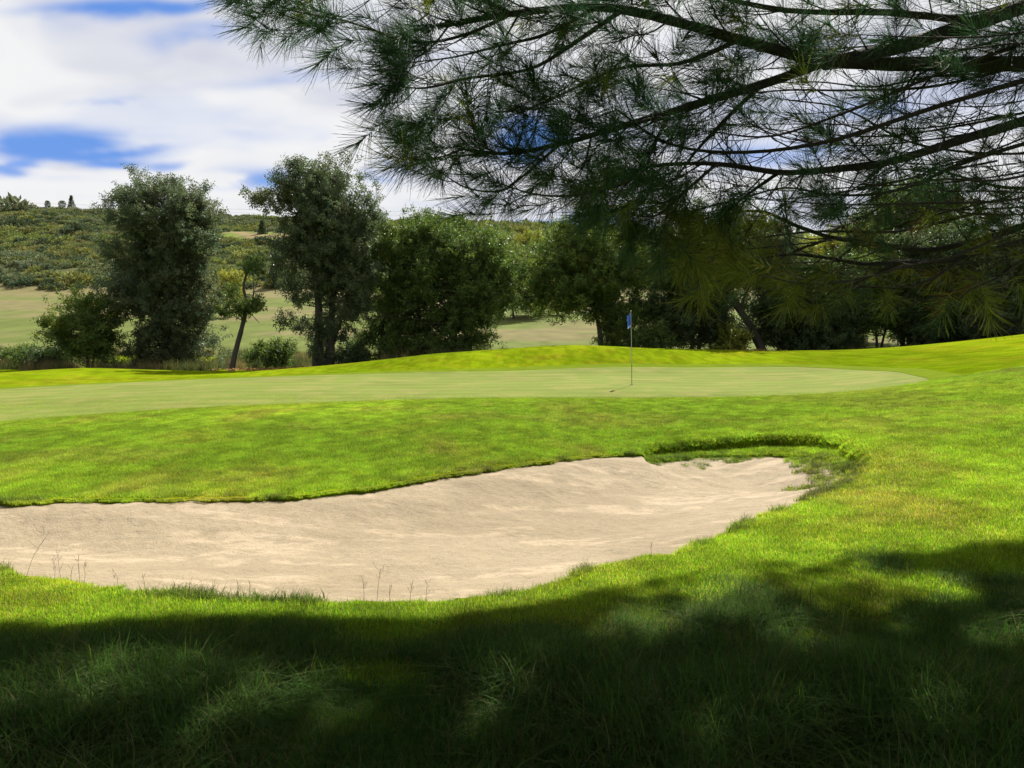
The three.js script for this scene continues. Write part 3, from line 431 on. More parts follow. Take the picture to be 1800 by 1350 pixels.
// ------------------------------------------------------------------ scrub on the hill
function bushGeo(leaves, len, wid, seed) {
  const G = new Geo();
  for (let k = 0; k < leaves; k++) {
    const v = dirOf(); v.y = Math.abs(v.y); const r = 0.6 + 0.4 * R(), lump = 0.8 + 0.35 * vnoise(v.x * 2.2 + seed, v.z * 2.2 + v.y, 4), p = V(v.x * r * lump, v.y * r * 0.85 * lump, v.z * r * lump), dir = v.clone().add(dirOf().multiplyScalar(0.9)).normalize();
    leafOn(G, p, dir, V(0, 0, 0).crossVectors(dir, dirOf()).normalize(), len * rr(0.6, 1.3), wid * rr(0.6, 1.3), tint([0.13, 0.152, 0.075], 0.3));
  }
  return G.build();
}
{
  const geos = [0, 1, 2].map((k) => bushGeo(240, 0.34, 0.17, k * 5)), lists = [[], [], []];
  const tones = [[1, 1, 0.9], [1.1, 1.08, 1.25], [0.6, 0.7, 0.65], [1.2, 1.15, 0.65], [0.45, 0.55, 0.55], [1.15, 1.0, 0.8], [1.15, 1.2, 0.7]];
  let made = 0;
  for (let k = 0; k < 60000 && made < 19000; k++) {
    const d = 147.5 + 185 * Math.pow(R(), 0.85), px = rr(-500, 2300), x = (px - 900) / F * d;
    const n = fbm(x / 11, d / 8, 3, 44), patch = fbm(x / 24, d / 18, 3, 45);
    if (Math.hypot((px - 455) / 75, (d - 232) / 15) < 0.9 || n < 0.3 || R() > 0.5 + patch) continue;
    const t = tones[Math.floor(clamp(patch * 1.7 - 0.35 + (R() - 0.5) * 0.55) * 6.99)], big = R() < 0.1 ? 1.6 : 1, right = smooth(px, 560, 800) * smooth(d, 180, 260);
    const s = rr(0.7, 1.6) * big * lerp(1, 1.75, right);
    const v = tint([1, 1, 1], 0.18);
    lists[made % 3].push({ p: V(x, far(x, d) - 0.15 * s, -d), q: quat(UPV, rr(0, 6.28)), s, w: rr(0.9, 1.35), c: [t[0] * v[0] * lerp(1, 1.1, right), t[1] * v[1] * lerp(1, 1.1, right), t[2] * v[2] * 0.9] }); made++;
  }
  lists.forEach((l, k) => scatter(['hillside_scrub', 'hillside_scrub', 'hillside_scrub'][k], geos[k], M.scrub, l, scene, { kind: 'stuff', label: ['olive scrub covering the hill', 'grey green scrub mixed over the hill', 'low heath scrub mixed over the hill'][k] }));
  const dk = bushGeo(420, 0.3, 0.15, 40);
  const words = ['large dark bush halfway up the hill at left', 'dark upright bush near the left edge of the hill', 'dark bush low on the hill between two pale ones', 'dark bush on the hill just left of the reddish patch', 'light green bush at the top left corner of the hill'];
  [[140, 436, 225, 4.2, 0.5], [28, 420, 250, 4, 0.5], [78, 452, 205, 2.6, 0.45], [104, 456, 200, 2.2, 0.45], [22, 382, 300, 7, 1.5]].forEach(([px, py, d, s, c], i) => {
    const p = at(px, py, d), m = new THREE.Mesh(dk, i === 4 ? M.scrub : M.darkScrub ??= leafy('dark scrub leaf', { transmission: 0.2, color: lin(0.45, 0.5, 0.45) })); m.position.set(p.x, far(p.x, d) - 0.3, -d); m.scale.set(s * 1.2, s, s); m.rotation.y = i; add(m, 'hill_bush', { label: words[i], category: 'bush', group: 'larger bushes on the hill' });
  });
}

// ------------------------------------------------------------------ rank growth on the bank behind the green
function tussock(blades, h, w, spreadR, colors, seg = 3, flop = 0.5) {
  const G = new Geo();
  for (let k = 0; k < blades; k++) {
    const a = rr(0, 6.28), r = spreadR * Math.sqrt(R()), o = V(Math.cos(a) * r, -0.005, Math.sin(a) * r), lean = dirOf(); lean.y = 0; const hh = h * rr(0.45, 1.25), ww = w * rr(0.7, 1.3), bend = flop * rr(0.2, 1.4), c = tint(colors[Math.floor(R() * colors.length)], 0.22), side = V(-lean.z, 0, lean.x).normalize().add(V(gauss() * 0.3, 0, gauss() * 0.3)).normalize();
    let prev = -1;
    for (let s = 0; s <= seg; s++) {
      const t = s / seg, p = o.clone().add(V(lean.x * hh * bend * t * t, hh * (t - 0.32 * bend * t * t), lean.z * hh * bend * t * t)), wd = ww * (1 - t * 0.92) / 2, i = G.vert(p.clone().addScaledVector(side, -wd), null, 0, t, c); G.vert(p.clone().addScaledVector(side, wd), null, 1, t, c);
      if (prev >= 0) G.i.push(prev, prev + 1, i, prev + 1, i + 1, i);
      prev = i;
    }
  }
  return G.build();
}
{
  const tall = [tussock(90, 0.75, 0.012, 0.3, [[0.1, 0.115, 0.03], [0.17, 0.14, 0.06], [0.2, 0.15, 0.07]], 3, 0.6), tussock(90, 0.7, 0.02, 0.35, [[0.05, 0.075, 0.02], [0.07, 0.09, 0.025], [0.1, 0.1, 0.03]], 3, 0.6)];
  const lists = [[], []];
  for (let k = 0; k < 5200; k++) {
    const px = rr(-250, 2050), d = 36.6 + Math.pow(R(), 0.8) * 11.5, x = (px - 900) / F * d, n = fbm(x / 2.2, d / 2.2, 3, 64);
    if (px > 1000 && d < 39 || n < 0.42 || (px > 380 && px < 660 && d < 40.5)) continue;
    const which = fbm(x / 3 + 9, d / 3, 2, 65) > 0.5 ? 0 : 1;
    lists[which].push({ p: V(x, base(x, d) - 0.03, -d), q: quat(UPV, rr(0, 6.28)), s: rr(0.35, 0.95) * lerp(1, 0.75, smooth(px, 600, 900)), w: 1.1, c: tint([1, 1, 1], 0.2) });
  }
  scatter('dry_bank_grass', tall[0], M.blade, lists[0], scene, { kind: 'stuff', label: 'tall straw coloured grass on the bank among the trees' });
  scatter('green_bank_growth', tall[1], M.blade, lists[1], scene, { kind: 'stuff', label: 'rank green growth on the bank among the trees' });
  const G = new Geo(); leafOn(G, V(-0.04, 0, 0), V(1, 0.15, 0).normalize(), V(0, 0, 1), 0.09, 0.06, [0.26, 0.15, 0.055]);
  const L = [];
  for (const [px, py, sx, sd, n] of [[480, 643, 2.0, 1.6, 900], [1310, 606, 1.1, 1.2, 500], [195, 645, 1.2, 1.2, 500], [690, 632, 1.8, 1.0, 300]]) { const d0 = 38.2, c = at(px, py, d0); for (let k = 0; k < n; k++) { const x = c.x + gauss() * sx, d = d0 + gauss() * sd * 0.8; L.push({ p: V(x, base(x, d) + rr(0.03, 0.12), -d), q: quat(dirOf().add(V(0, 1.5, 0)).normalize(), rr(0, 6.28)), s: rr(0.8, 1.7), c: tint([1, 1, 1], 0.4) }); } }
  scatter('fallen_leaves', G.build(), M.blade, L, scene, { kind: 'stuff', label: 'orange brown leaf litter under the trees behind the green' });
}

// ------------------------------------------------------------------ grass
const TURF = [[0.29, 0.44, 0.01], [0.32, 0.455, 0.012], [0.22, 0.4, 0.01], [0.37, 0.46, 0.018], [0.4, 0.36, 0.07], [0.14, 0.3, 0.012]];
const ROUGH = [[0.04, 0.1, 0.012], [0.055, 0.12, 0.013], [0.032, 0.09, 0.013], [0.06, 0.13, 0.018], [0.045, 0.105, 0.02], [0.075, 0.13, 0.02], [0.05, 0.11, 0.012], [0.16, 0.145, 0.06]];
{
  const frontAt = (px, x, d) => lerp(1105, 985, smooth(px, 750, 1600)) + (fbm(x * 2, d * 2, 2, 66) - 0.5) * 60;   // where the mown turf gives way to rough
  const mown = [0, 1, 2].map(() => tussock(75, 0.04, 0.0058, 0.085, TURF, 2, 0.8)), lists = [[], [], []];
  const put = (x, d, s) => { const t = turfTint(x, d), q = rr(0.5, 1.38), v = rr(0.82, 1.14); lists[Math.floor(R() * 3)].push({ p: V(x, ground(x, d) - 0.004, -d), q: quat(normalAt(x, d), rr(0, 6.28)), s, w: rr(0.85, 1.2) / Math.max(0.7, s), c: [t[0] * q * v, t[1] * q, t[2] * q] }); };
  for (let k = 0; k < 165000; k++) {
    const d = 1.6 + 19 * Math.pow(R(), 1.1), x = rr(-0.82, 0.82) * d + rr(-0.6, 0.6);
    const s = sandSD(x, d); if (s < 0.14) continue;
    if (d < 7) { const [px, py] = seen(V(x, ground(x, d), -d)); if (py > frontAt(px, x, d) + 75) continue; }
    put(x, d, rr(0.75, 1.35) * lerp(1, 0.8, smooth(d, 9, 18)));
  }
  scatter('mown_turf', mown[0], M.blade, lists[0], scene, { kind: 'stuff', label: 'short mown grass blades around the bunker' });
  scatter('mown_turf', mown[1], M.blade, lists[1], scene, { kind: 'stuff', label: 'short mown grass blades mixed around the bunker' });
  scatter('mown_turf', mown[2], M.blade, lists[2], scene, { kind: 'stuff', label: 'short mown yellowish blades mixed around the bunker' });
  // longer grass of the rough in the foreground
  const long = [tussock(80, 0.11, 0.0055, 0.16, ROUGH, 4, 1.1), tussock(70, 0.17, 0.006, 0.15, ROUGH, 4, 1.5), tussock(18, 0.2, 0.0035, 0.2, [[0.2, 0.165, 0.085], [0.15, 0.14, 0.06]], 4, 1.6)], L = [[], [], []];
  for (let k = 0; k < 10500; k++) {
    const d = rr(1.2, 6.2), x = rr(-0.85, 0.85) * d + rr(-1, 1), [px, py] = seen(V(x, ground(x, d), -d));
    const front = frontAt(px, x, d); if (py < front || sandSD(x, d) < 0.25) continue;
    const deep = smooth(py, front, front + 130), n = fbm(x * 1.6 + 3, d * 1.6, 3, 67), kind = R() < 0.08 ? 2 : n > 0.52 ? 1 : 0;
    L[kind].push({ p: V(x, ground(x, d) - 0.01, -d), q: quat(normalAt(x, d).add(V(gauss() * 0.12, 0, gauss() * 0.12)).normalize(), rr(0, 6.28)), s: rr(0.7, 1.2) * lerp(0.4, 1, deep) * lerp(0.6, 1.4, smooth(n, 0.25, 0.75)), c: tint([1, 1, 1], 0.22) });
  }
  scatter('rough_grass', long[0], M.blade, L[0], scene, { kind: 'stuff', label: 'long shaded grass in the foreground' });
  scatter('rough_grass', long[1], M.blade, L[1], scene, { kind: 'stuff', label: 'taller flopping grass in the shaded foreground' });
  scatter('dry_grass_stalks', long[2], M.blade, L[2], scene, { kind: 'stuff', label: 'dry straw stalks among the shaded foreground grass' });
  // ragged fringe of the bunker
  const fringe = [tussock(34, 0.055, 0.0042, 0.06, TURF, 3, 1.1), tussock(30, 0.085, 0.004, 0.07, [[0.075, 0.125, 0.012], [0.1, 0.14, 0.02]], 3, 1.1)], E = [[], []];
  const n = bunkerEdge.length;
  for (let k = 0; k < 8000; k++) {
    const i = Math.floor(R() * n), a = bunkerEdge[i], b = bunkerEdge[(i + 1) % n], t = R(), x0 = lerp(a[0], b[0], t) + gauss() * 0.1, d0 = lerp(a[1], b[1], t) + gauss() * 0.1, s = sandSD(x0, d0); if (s < -0.03 || s > 0.18) continue;
    const tuft = fbm(x0 * 3, d0 * 3, 2, 68);
    E[tuft > 0.6 && R() < 0.5 ? 1 : 0].push({ p: V(x0, ground(x0, d0) - 0.015, -d0), q: quat(normalAt(x0, d0).add(V(gauss() * 0.2, 0, gauss() * 0.2)).normalize(), rr(0, 6.28)), s: rr(0.6, 1.1) * lerp(0.7, 1.25, smooth(tuft, 0.45, 0.7)), c: turfTint(x0, d0) });
  }
  for (let k = 0; k < 9000; k++) {                                   // grass creeping over the sunken shelf and hanging off its lip
    const x0 = rr(1.4, 4.6), d0 = rr(8.2, 12.8), s = lipSD(x0, d0), q = sandSD(x0, d0); const reach = 0.3 + 0.95 * fbm(x0 * 2.2, d0 * 0.6, 2, 70), gap = lipGap(x0, d0); if (s > 0.06 || gap > reach || q > 0.1 || fbm(x0 * 5, d0 * 5, 2, 69) < 0.18 + 0.4 * Math.pow(gap / reach, 2)) continue;
    E[R() < 0.35 ? 1 : 0].push({ p: V(x0, (q < -0.02 ? sandY(x0, d0, q) : ground(x0, d0)) - 0.01, -d0), q: quat(V(gauss() * 0.3, 1, gauss() * 0.3).normalize(), rr(0, 6.28)), s: rr(0.5, 1.05), c: turfTint(x0, d0) });
  }
  scatter('bunker_fringe', fringe[0], M.blade, E[0], scene, { kind: 'stuff', label: 'ragged grass fringe along the bunker edge' });
  scatter('bunker_fringe', fringe[1], M.blade, E[1], scene, { kind: 'stuff', label: 'taller tufts along the bunker edge' });
  // thin dry weeds at the near edge of the sand
  const W = [];
  for (const [px, py, h] of [[45, 1012, 0.3], [95, 1018, 0.14], [108, 1020, 0.17], [140, 1026, 0.16], [147, 1026, 0.13], [125, 1024, 0.1], [640, 1056, 0.14], [662, 1058, 0.2], [685, 1058, 0.1], [720, 1060, 0.13], [748, 1058, 0.12], [420, 1049, 0.09], [438, 1049, 0.1], [1145, 975, 0.09], [205, 1030, 0.1], [255, 1036, 0.09]]) { const [x, d] = hit(px, py); W.push([x, d, h]); }
  W.forEach(([x, d, h], i) => {
    const G = new Geo(), lean = i === 0 ? 0.55 : gauss() * 0.2;
    limb(G, [V(0, -0.02, 0), V(lean * h * 0.4, h * 0.5, gauss() * 0.02), V(lean * h, h, gauss() * 0.03)], 0.0014, 0.0008, 4, 1, 0, 6);
    for (let k = 0; k < 6; k++) { const t = rr(0.35, 1), a = rr(0, 6.28), l = h * rr(0.12, 0.3), p = V(lean * h * t * 0.9, h * t, 0); limb(G, [p, p.clone().add(V(Math.cos(a) * l * 0.5, l * 0.5, Math.sin(a) * l * 0.5)), p.clone().add(V(Math.cos(a) * l * 0.7, l, Math.sin(a) * l * 0.7))], 0.0008, 0.001, 3, 1, 0, 2); }
    const m = new THREE.Mesh(G.build(), M.deadTwig); m.position.set(x, ground(x, d), -d);
    add(m, 'dry_weed', { label: i === 0 ? 'tallest dry weed stalk leaning right at the left end of the bunker' : ['', 'second', 'third', 'fifth', 'sixth', 'fourth', 'eleventh', 'twelfth', 'thirteenth', 'fourteenth', 'fifteenth', 'ninth', 'tenth', 'rightmost', 'seventh', 'eighth'][i] + ' thin dry weed stalk from the left along the near bunker edge', category: 'weed', group: 'dry weeds along the near bunker edge' });
  });
}

// ------------------------------------------------------------------ flagstick
{
  const [x, d] = hit(1110, 678), g = new THREE.Group(); g.position.set(x, base(x, d) + 0.02, -d); const H = 2.12;
  const pole = new Geo(), low = new Geo();
  limb(pole, [V(0, 0.62, 0), V(-0.02, 1.4, 0), V(-0.045, H, 0)], 0.0095, 0.008, 10, 1, 0, 8);
  limb(low, [V(0.012, -0.1, 0), V(0.004, 0.3, 0), V(0, 0.62, 0)], 0.0095, 0.0095, 10, 1, 0, 6);
  add(new THREE.Mesh(pole.build(), new THREE.MeshStandardMaterial({ name: 'white pole', color: lin(0.4, 0.4, 0.34), roughness: 0.5 })), 'pole', {}, g);
  add(new THREE.Mesh(low.build(), new THREE.MeshStandardMaterial({ name: 'dark pole', color: lin(0.1, 0.11, 0.06), roughness: 0.4 })), 'lower_pole', { label: 'dark lower end of the pole' }, g);
  const knob = new THREE.Mesh(new THREE.SphereGeometry(0.016, 12, 8), new THREE.MeshStandardMaterial({ name: 'knob', color: lin(0.55, 0.55, 0.5), roughness: 0.4 })); knob.position.set(-0.045, H + 0.01, 0); add(knob, 'knob', {}, g);
  const G = new Geo(), nu = 16, nv = 14;                             // cloth hanging limp in folds, with a pale band along its hem
  for (let j = 0; j <= nv; j++) for (let i = 0; i <= nu; i++) {
    const u = i / nu, v = j / nv, drop = v * 0.4 + u * 0.1 * (1 - v * 0.2), fx = -u * 0.1 - 0.01 * Math.sin(u * 9 + v * 2), fz = 0.05 * Math.sin(u * 11 + v * 1.2) * (0.4 + 0.6 * v);
    const c = v > 0.84 && u > 0.15 ? [0.25, 0.32, 0.5] : [0.03, 0.085, 0.3];
    G.vert(V(-0.045 + 0.012 * (drop / 0.6) + fx, H - 0.04 - drop, fz), null, u, v, c);
  }
  for (let j = 0; j < nv; j++) for (let i = 0; i < nu; i++) { const a = j * (nu + 1) + i; G.i.push(a, a + nu + 1, a + 1, a + 1, a + nu + 1, a + nu + 2); }
  add(new THREE.Mesh(G.build(), leafy('flag cloth', { transmission: 0.3 })), 'flag', { label: 'limp blue flag with a pale hem' }, g);
  const cup = new THREE.Mesh(new THREE.CylinderGeometry(0.054, 0.054, 0.02, 24, 1, true), new THREE.MeshStandardMaterial({ name: 'cup', color: lin(0.5, 0.5, 0.48), side: THREE.DoubleSide })); cup.position.y = 0.002; add(cup, 'cup', {}, g);
  add(g, 'flagstick', { label: 'golf flagstick with a limp blue flag standing on the green', category: 'flagstick' });
}
// a pair of thin power cables far over the hill
[[338, 352, 'upper'], [345, 358, 'lower']].forEach(([a, b, w]) => { const G = new Geo(), P = []; for (let k = 0; k <= 8; k++) { const t = k / 8; P.push(at(lerp(-500, 900, t), lerp(a - 8, b + 22, t) + 10 * Math.sin(t * PI), 300)); } limb(G, P, 0.035, 0.035, 4, 1, 0, 24); add(new THREE.Mesh(G.build(), new THREE.MeshStandardMaterial({ name: 'cable', color: lin(0.3, 0.3, 0.33), roughness: 0.6 })), 'power_cable', { label: w + ' faint power cable crossing the sky over the hill', category: 'cable' }); });

// ------------------------------------------------------------------ the pine overhead
{
  const trunkBase = V(7.2, 0, -3.6); trunkBase.y = ground(7.2, 3.6);
  const pine = new THREE.Group(); pine.position.copy(trunkBase);
  const rel = (p) => p.clone().sub(trunkBase);
  const T = new Geo();
  const trunkCurve = limb(T, [V(0, -0.3, 0), V(-0.1, 2.5, 0.05), V(-0.15, 5.5, 0.1), V(0.05, 8.5, 0), V(0, 11.5, 0.1)], 0.3, 0.06, 14, 1, 0.08, 24);
  add(new THREE.Mesh(T.build(), M.bark), 'trunk', {}, pine);
  // a tuft of long needles round the end of a shoot that grows along +y
  function needles(count, len, width, color, seg = 2, shoot = 0.13) {
    const G = new Geo();
    for (let k = 0; k < count; k++) {
      const a = rr(0, 6.28), t = R(), open = lerp(1.15, 0.25, Math.pow(t, 1.3)) * rr(0.75, 1.25), l = len * rr(0.75, 1.12), o = V(0, t * shoot, 0), out = V(Math.cos(a) * Math.sin(open), Math.cos(open), Math.sin(a) * Math.sin(open)), side = V(0, 0, 0).crossVectors(out, dirOf()).normalize(), sag = V(gauss() * 0.1, -0.1, gauss() * 0.1), c = tint(color, 0.3);
      let prev = -1;
      for (let s = 0; s <= seg; s++) { const q = s / seg, p = o.clone().addScaledVector(out, l * q).addScaledVector(sag, l * q * q), w = width * (1 - 0.6 * q) / 2, i = G.vert(p.clone().addScaledVector(side, -w), null, 0, q, c); G.vert(p.clone().addScaledVector(side, w), null, 1, q, c); if (prev >= 0) G.i.push(prev, prev + 1, i, prev + 1, i + 1, i); prev = i; }
    }
    return G.build();
  }
  const GREEN = [0.055, 0.125, 0.045], OLIVE = [0.19, 0.23, 0.025], RUST = [0.2, 0.085, 0.025];
  const tuftGeo = [needles(95, 0.155, 0.0027, GREEN), needles(80, 0.17, 0.0027, GREEN), needles(56, 0.16, 0.0042, OLIVE), needles(56, 0.14, 0.004, RUST)];
  const tufts = [[], [], [], []], twigs = new Geo(), dead = new Geo();
  // outline of the low boughs as the photograph shows them
  const outline = [[300, -250], [300, 0], [400, 5], [470, 62], [560, 72], [630, 110], [640, 190], [700, 250], [715, 300], [750, 330], [880, 395], [1000, 385], [1100, 400], [1170, 470], [1250, 520], [1400, 545], [1560, 560], [1700, 545], [1830, 520], [2100, 520], [2100, -250]];
  const inside = (p) => { const [px, py] = seen(p.clone()); return sdPoly(outline, px, py) < 0; };
  function tuft(p, dir, kind, s = 1) { tufts[kind].push({ p: rel(p), q: quat(dir.clone().normalize(), rr(0, 6.28)), s: s * rr(0.8, 1.15), c: tint([1, 1, 1], 0.2) }); }
  const kindAt = (p) => { const [px, py] = seen(p); const low = smooth(py, 330, 400) * smooth(px, 1120, 1220); if (R() < low * 0.8) return R() < 0.2 * smooth(px, 1350, 1500) ? 3 : 2; if (R() < 0.06) return 2; return R() < 0.5 ? 0 : 1; };
  // a shoot with twiglets; tips carry tufts unless bare
  function shoot(o, dir, len, r, bare, depth, geo) {
    const sag = V(gauss() * 0.18, -0.22 + gauss() * 0.16, gauss() * 0.18), p1 = o.clone().addScaledVector(dir, len * 0.5).addScaledVector(sag, len * 0.3), p2 = o.clone().addScaledVector(dir, len).addScaledVector(sag, len * 0.45).add(V(0, len * 0.1, 0));
    if (!inside(p2) || !inside(p1)) return false;
    const c = limb(geo, [o, p1, p2].map(rel), r, Math.max(0.0016, r * 0.35), depth ? 4 : 5, 1, 0.1, depth ? 3 : 5);
    const end = c.getTangent(1);
    if (depth === 0) {
      const n = Math.round(len / 0.15) + 1;
      for (let k = 0; k < n; k++) { const t = rr(0.25, 1), a = c.getPoint(t).add(trunkBase), tg = c.getTangent(t), w = dirOf(); w.addScaledVector(tg, -w.dot(tg)).normalize(); w.y = w.y * 0.8 - 0.12; shoot(a, tg.clone().multiplyScalar(0.75).addScaledVector(w, rr(0.4, 0.9)).normalize(), rr(0.1, 0.3) * clamp(len / 0.5, 0.6, 1.2), r * 0.5, bare, 1, geo); }
    }
    const [tx, ty] = seen(p2), airy = smooth(tx, 1200, 1330) * (1 - smooth(ty, 300, 350)) * smooth(ty, 60, 130), low = smooth(tx, 1180, 1300) * smooth(ty, 330, 380), keep = lerp(lerp(lerp(0.62, 0.78, smooth(tx, 880, 980)), 0.3, airy), 0.38, low);
    if (R() > bare && R() < keep) { tuft(p2, end, kindAt(p2)); if (R() < 0.4) { const q = c.getPoint(0.72).add(trunkBase); tuft(q, end.clone().addScaledVector(dirOf(), 0.5).normalize(), kindAt(q), 0.85); } }
    return true;
  }
  // boughs: points (pixel, pixel, distance), girth, how bare, how many side shoots per metre, where they begin
  const boughs = [
    [[[2450, 60, 5.4], [2050, 120, 4.8], [1800, 113, 4.5], [1620, 113, 4.4], [1450, 106, 4.3], [1300, 70, 4.2], [1180, 36, 4.1], [1050, 12, 4.05], [900, 24, 4.0], [770, 46, 3.95]], 0.058, 0.012, 0.12, 9, 0.45, 'thickest bough crossing the top right corner'],
    [[[1452, 108, 4.31], [1340, 148, 4.25], [1250, 175, 4.2], [1150, 205, 4.1], [1050, 235, 4.0], [985, 253, 3.95], [890, 270, 3.9], [810, 262, 3.9]], 0.028, 0.006, 0.1, 13, 0.2],
    [[[2500, -260, 5.8], [1950, -40, 5.0], [1720, 38, 4.7], [1560, 88, 4.5], [1450, 112, 4.33]], 0.055, 0.036, 0.45, 5, 0.2],
    [[[1720, 38, 4.7], [1560, 22, 4.6], [1380, 18, 4.6], [1200, -20, 4.6], [1020, -60, 4.5]], 0.024, 0.008, 0.3, 10, 0.1],
    [[[2500, 20, 5.6], [2050, 130, 5.0], [1800, 213, 4.7], [1690, 246, 4.6], [1560, 285, 4.5], [1450, 299, 4.4], [1370, 303, 4.3], [1260, 288, 4.2], [1150, 292, 4.2], [1060, 320, 4.2]], 0.043, 0.006, 0.3, 9, 0.35],
    [[[2300, 60, 4.6], [1950, 105, 4.3], [1800, 142, 4.2], [1650, 186, 4.1], [1450, 250, 4.0], [1280, 268, 4.0], [1170, 250, 4.0], [1080, 190, 4.0]], 0.022, 0.005, 0.35, 8, 0.35],
    [[[2450, 280, 5.8], [2000, 340, 5.3], [1800, 397, 5.1], [1739, 418, 5.0], [1700, 428, 5.0], [1620, 440, 4.9], [1507, 423, 4.85], [1464, 418, 4.8], [1397, 396, 4.8], [1340, 372, 4.8], [1270, 380, 4.8], [1210, 430, 4.8]], 0.033, 0.005, 0.25, 7, 0.45, 'low bough with pale bare twigs at the right'],
    [[[2400, 330, 5.6], [2000, 380, 5.2], [1800, 425, 4.9], [1709, 448, 4.8], [1678, 457, 4.8], [1586, 461, 4.7], [1516, 464, 4.7], [1464, 455, 4.7], [1391, 447, 4.7], [1320, 455, 4.7], [1260, 440, 4.7]], 0.026, 0.005, 0.4, 8, 0.45],
    [[[1690, 454, 4.8], [1647, 485, 4.75], [1602, 503, 4.7], [1562, 506, 4.7], [1500, 500, 4.7]], 0.012, 0.003, 0.6, 9, 0.2],
    [[[2100, 320, 5.0], [1800, 457, 4.7], [1754, 488, 4.65], [1702, 512, 4.6], [1684, 530, 4.6]], 0.011, 0.003, 0.75, 6, 0.3],
    [[[2300, 130, 5.2], [1900, 225, 4.9], [1678, 292, 4.7], [1632, 314, 4.65], [1586, 332, 4.6], [1516, 343, 4.5], [1449, 341, 4.5], [1380, 330, 4.45], [1300, 350, 4.4], [1220, 370, 4.4]], 0.016, 0.004, 0.35, 9, 0.4],
    [[[2200, 310, 5.4], [1800, 331, 5.2], [1751, 327, 5.15], [1702, 314, 5.1], [1640, 298, 5.1], [1560, 300, 5.0]], 0.018, 0.004, 0.6, 8, 0.3],
    [[[1090, 20, 4.06], [1010, 75, 4.0], [935, 120, 3.95], [820, 138, 3.9], [744, 155, 3.85], [705, 152, 3.85]], 0.014, 0.003, 0.05, 15, 0.15],
    [[[1180, 195, 4.15], [1140, 270, 4.1], [1100, 320, 4.05], [1011, 343, 4.0], [944, 342, 4.0], [870, 320, 3.95]], 0.012, 0.003, 0.05, 14, 0.15],
    [[[985, 253, 3.95], [930, 300, 3.95], [880, 335, 3.9], [820, 330, 3.9], [770, 300, 3.9]], 0.008, 0.003, 0.05, 14, 0.15],
    [[[900, 24, 4.0], [820, 60, 3.95], [740, 75, 3.95], [680, 60, 3.95], [600, 35, 3.9], [520, 20, 3.9], [450, -8, 3.9]], 0.01, 0.003, 0.05, 14, 0.1],
    [[[900, 24, 4.0], [780, -30, 4.0], [640, -40, 4.0], [500, -60, 4.0], [370, -50, 4.0]], 0.012, 0.003, 0.05, 12, 0.2],
    [[[1300, 70, 4.2], [1200, 110, 4.2], [1090, 120, 4.15], [1000, 160, 4.1], [930, 190, 4.1], [850, 200, 4.1]], 0.014, 0.003, 0.08, 15, 0.15],
    [[[1050, 12, 4.05], [960, 60, 4.1], [880, 80, 4.1], [800, 100, 4.1], [720, 110, 4.1]], 0.012, 0.003, 0.08, 15, 0.1],
    [[[1340, 148, 4.25], [1270, 215, 4.3], [1220, 270, 4.35], [1180, 320, 4.4], [1120, 350, 4.4]], 0.013, 0.003, 0.15, 14, 0.15],
    [[[1260, 288, 4.2], [1200, 340, 4.2], [1150, 380, 4.2], [1080, 370, 4.2]], 0.01, 0.003, 0.05, 14, 0.1],
    [[[1370, 303, 4.3], [1310, 345, 4.4], [1260, 390, 4.5], [1220, 440, 4.5]], 0.011, 0.003, 0.1, 14, 0.1],
    [[[1464, 418, 4.8], [1400, 440, 4.9], [1340, 470, 4.9], [1280, 490, 4.9]], 0.009, 0.003, 0.1, 14, 0.1],
    [[[1586, 461, 4.7], [1520, 490, 4.8], [1460, 510, 4.9], [1400, 500, 4.9]], 0.009, 0.003, 0.3, 12, 0.1],
    [[[2300, -60, 4.6], [1850, 60, 4.4], [1650, 130, 4.3], [1480, 200, 4.2], [1350, 240, 4.15], [1240, 230, 4.1]], 0.016, 0.004, 0.45, 8, 0.3],
    [[[2300, 180, 5.0], [1900, 260, 4.8], [1750, 270, 4.7], [1600, 250, 4.6], [1480, 190, 4.5], [1380, 175, 4.5]], 0.014, 0.004, 0.5, 8, 0.3],
    [[[2300, 300, 5.2], [1900, 350, 5.0], [1780, 365, 4.95], [1640, 370, 4.9], [1540, 380, 4.9]], 0.012, 0.003, 0.6, 7, 0.3],
  ];
  for (let k = 0; k < 26; k++) {                                     // finer arcs between them
    const y0 = rr(-60, 420), d0 = rr(4.2, 5.4), drop = rr(20, 90), reach = rr(350, 750), P = []; const x0 = rr(1700, 2150);
    for (let q = 0; q <= 5; q++) { const t = q / 5; P.push([x0 - reach * t, y0 + drop * Math.sin(t * 2.2) + gauss() * 8, d0 - 0.4 * t]); }
    boughs.push([P, rr(0.006, 0.012), 0.0025, 0.7, 3.5, 0.25]);
  }
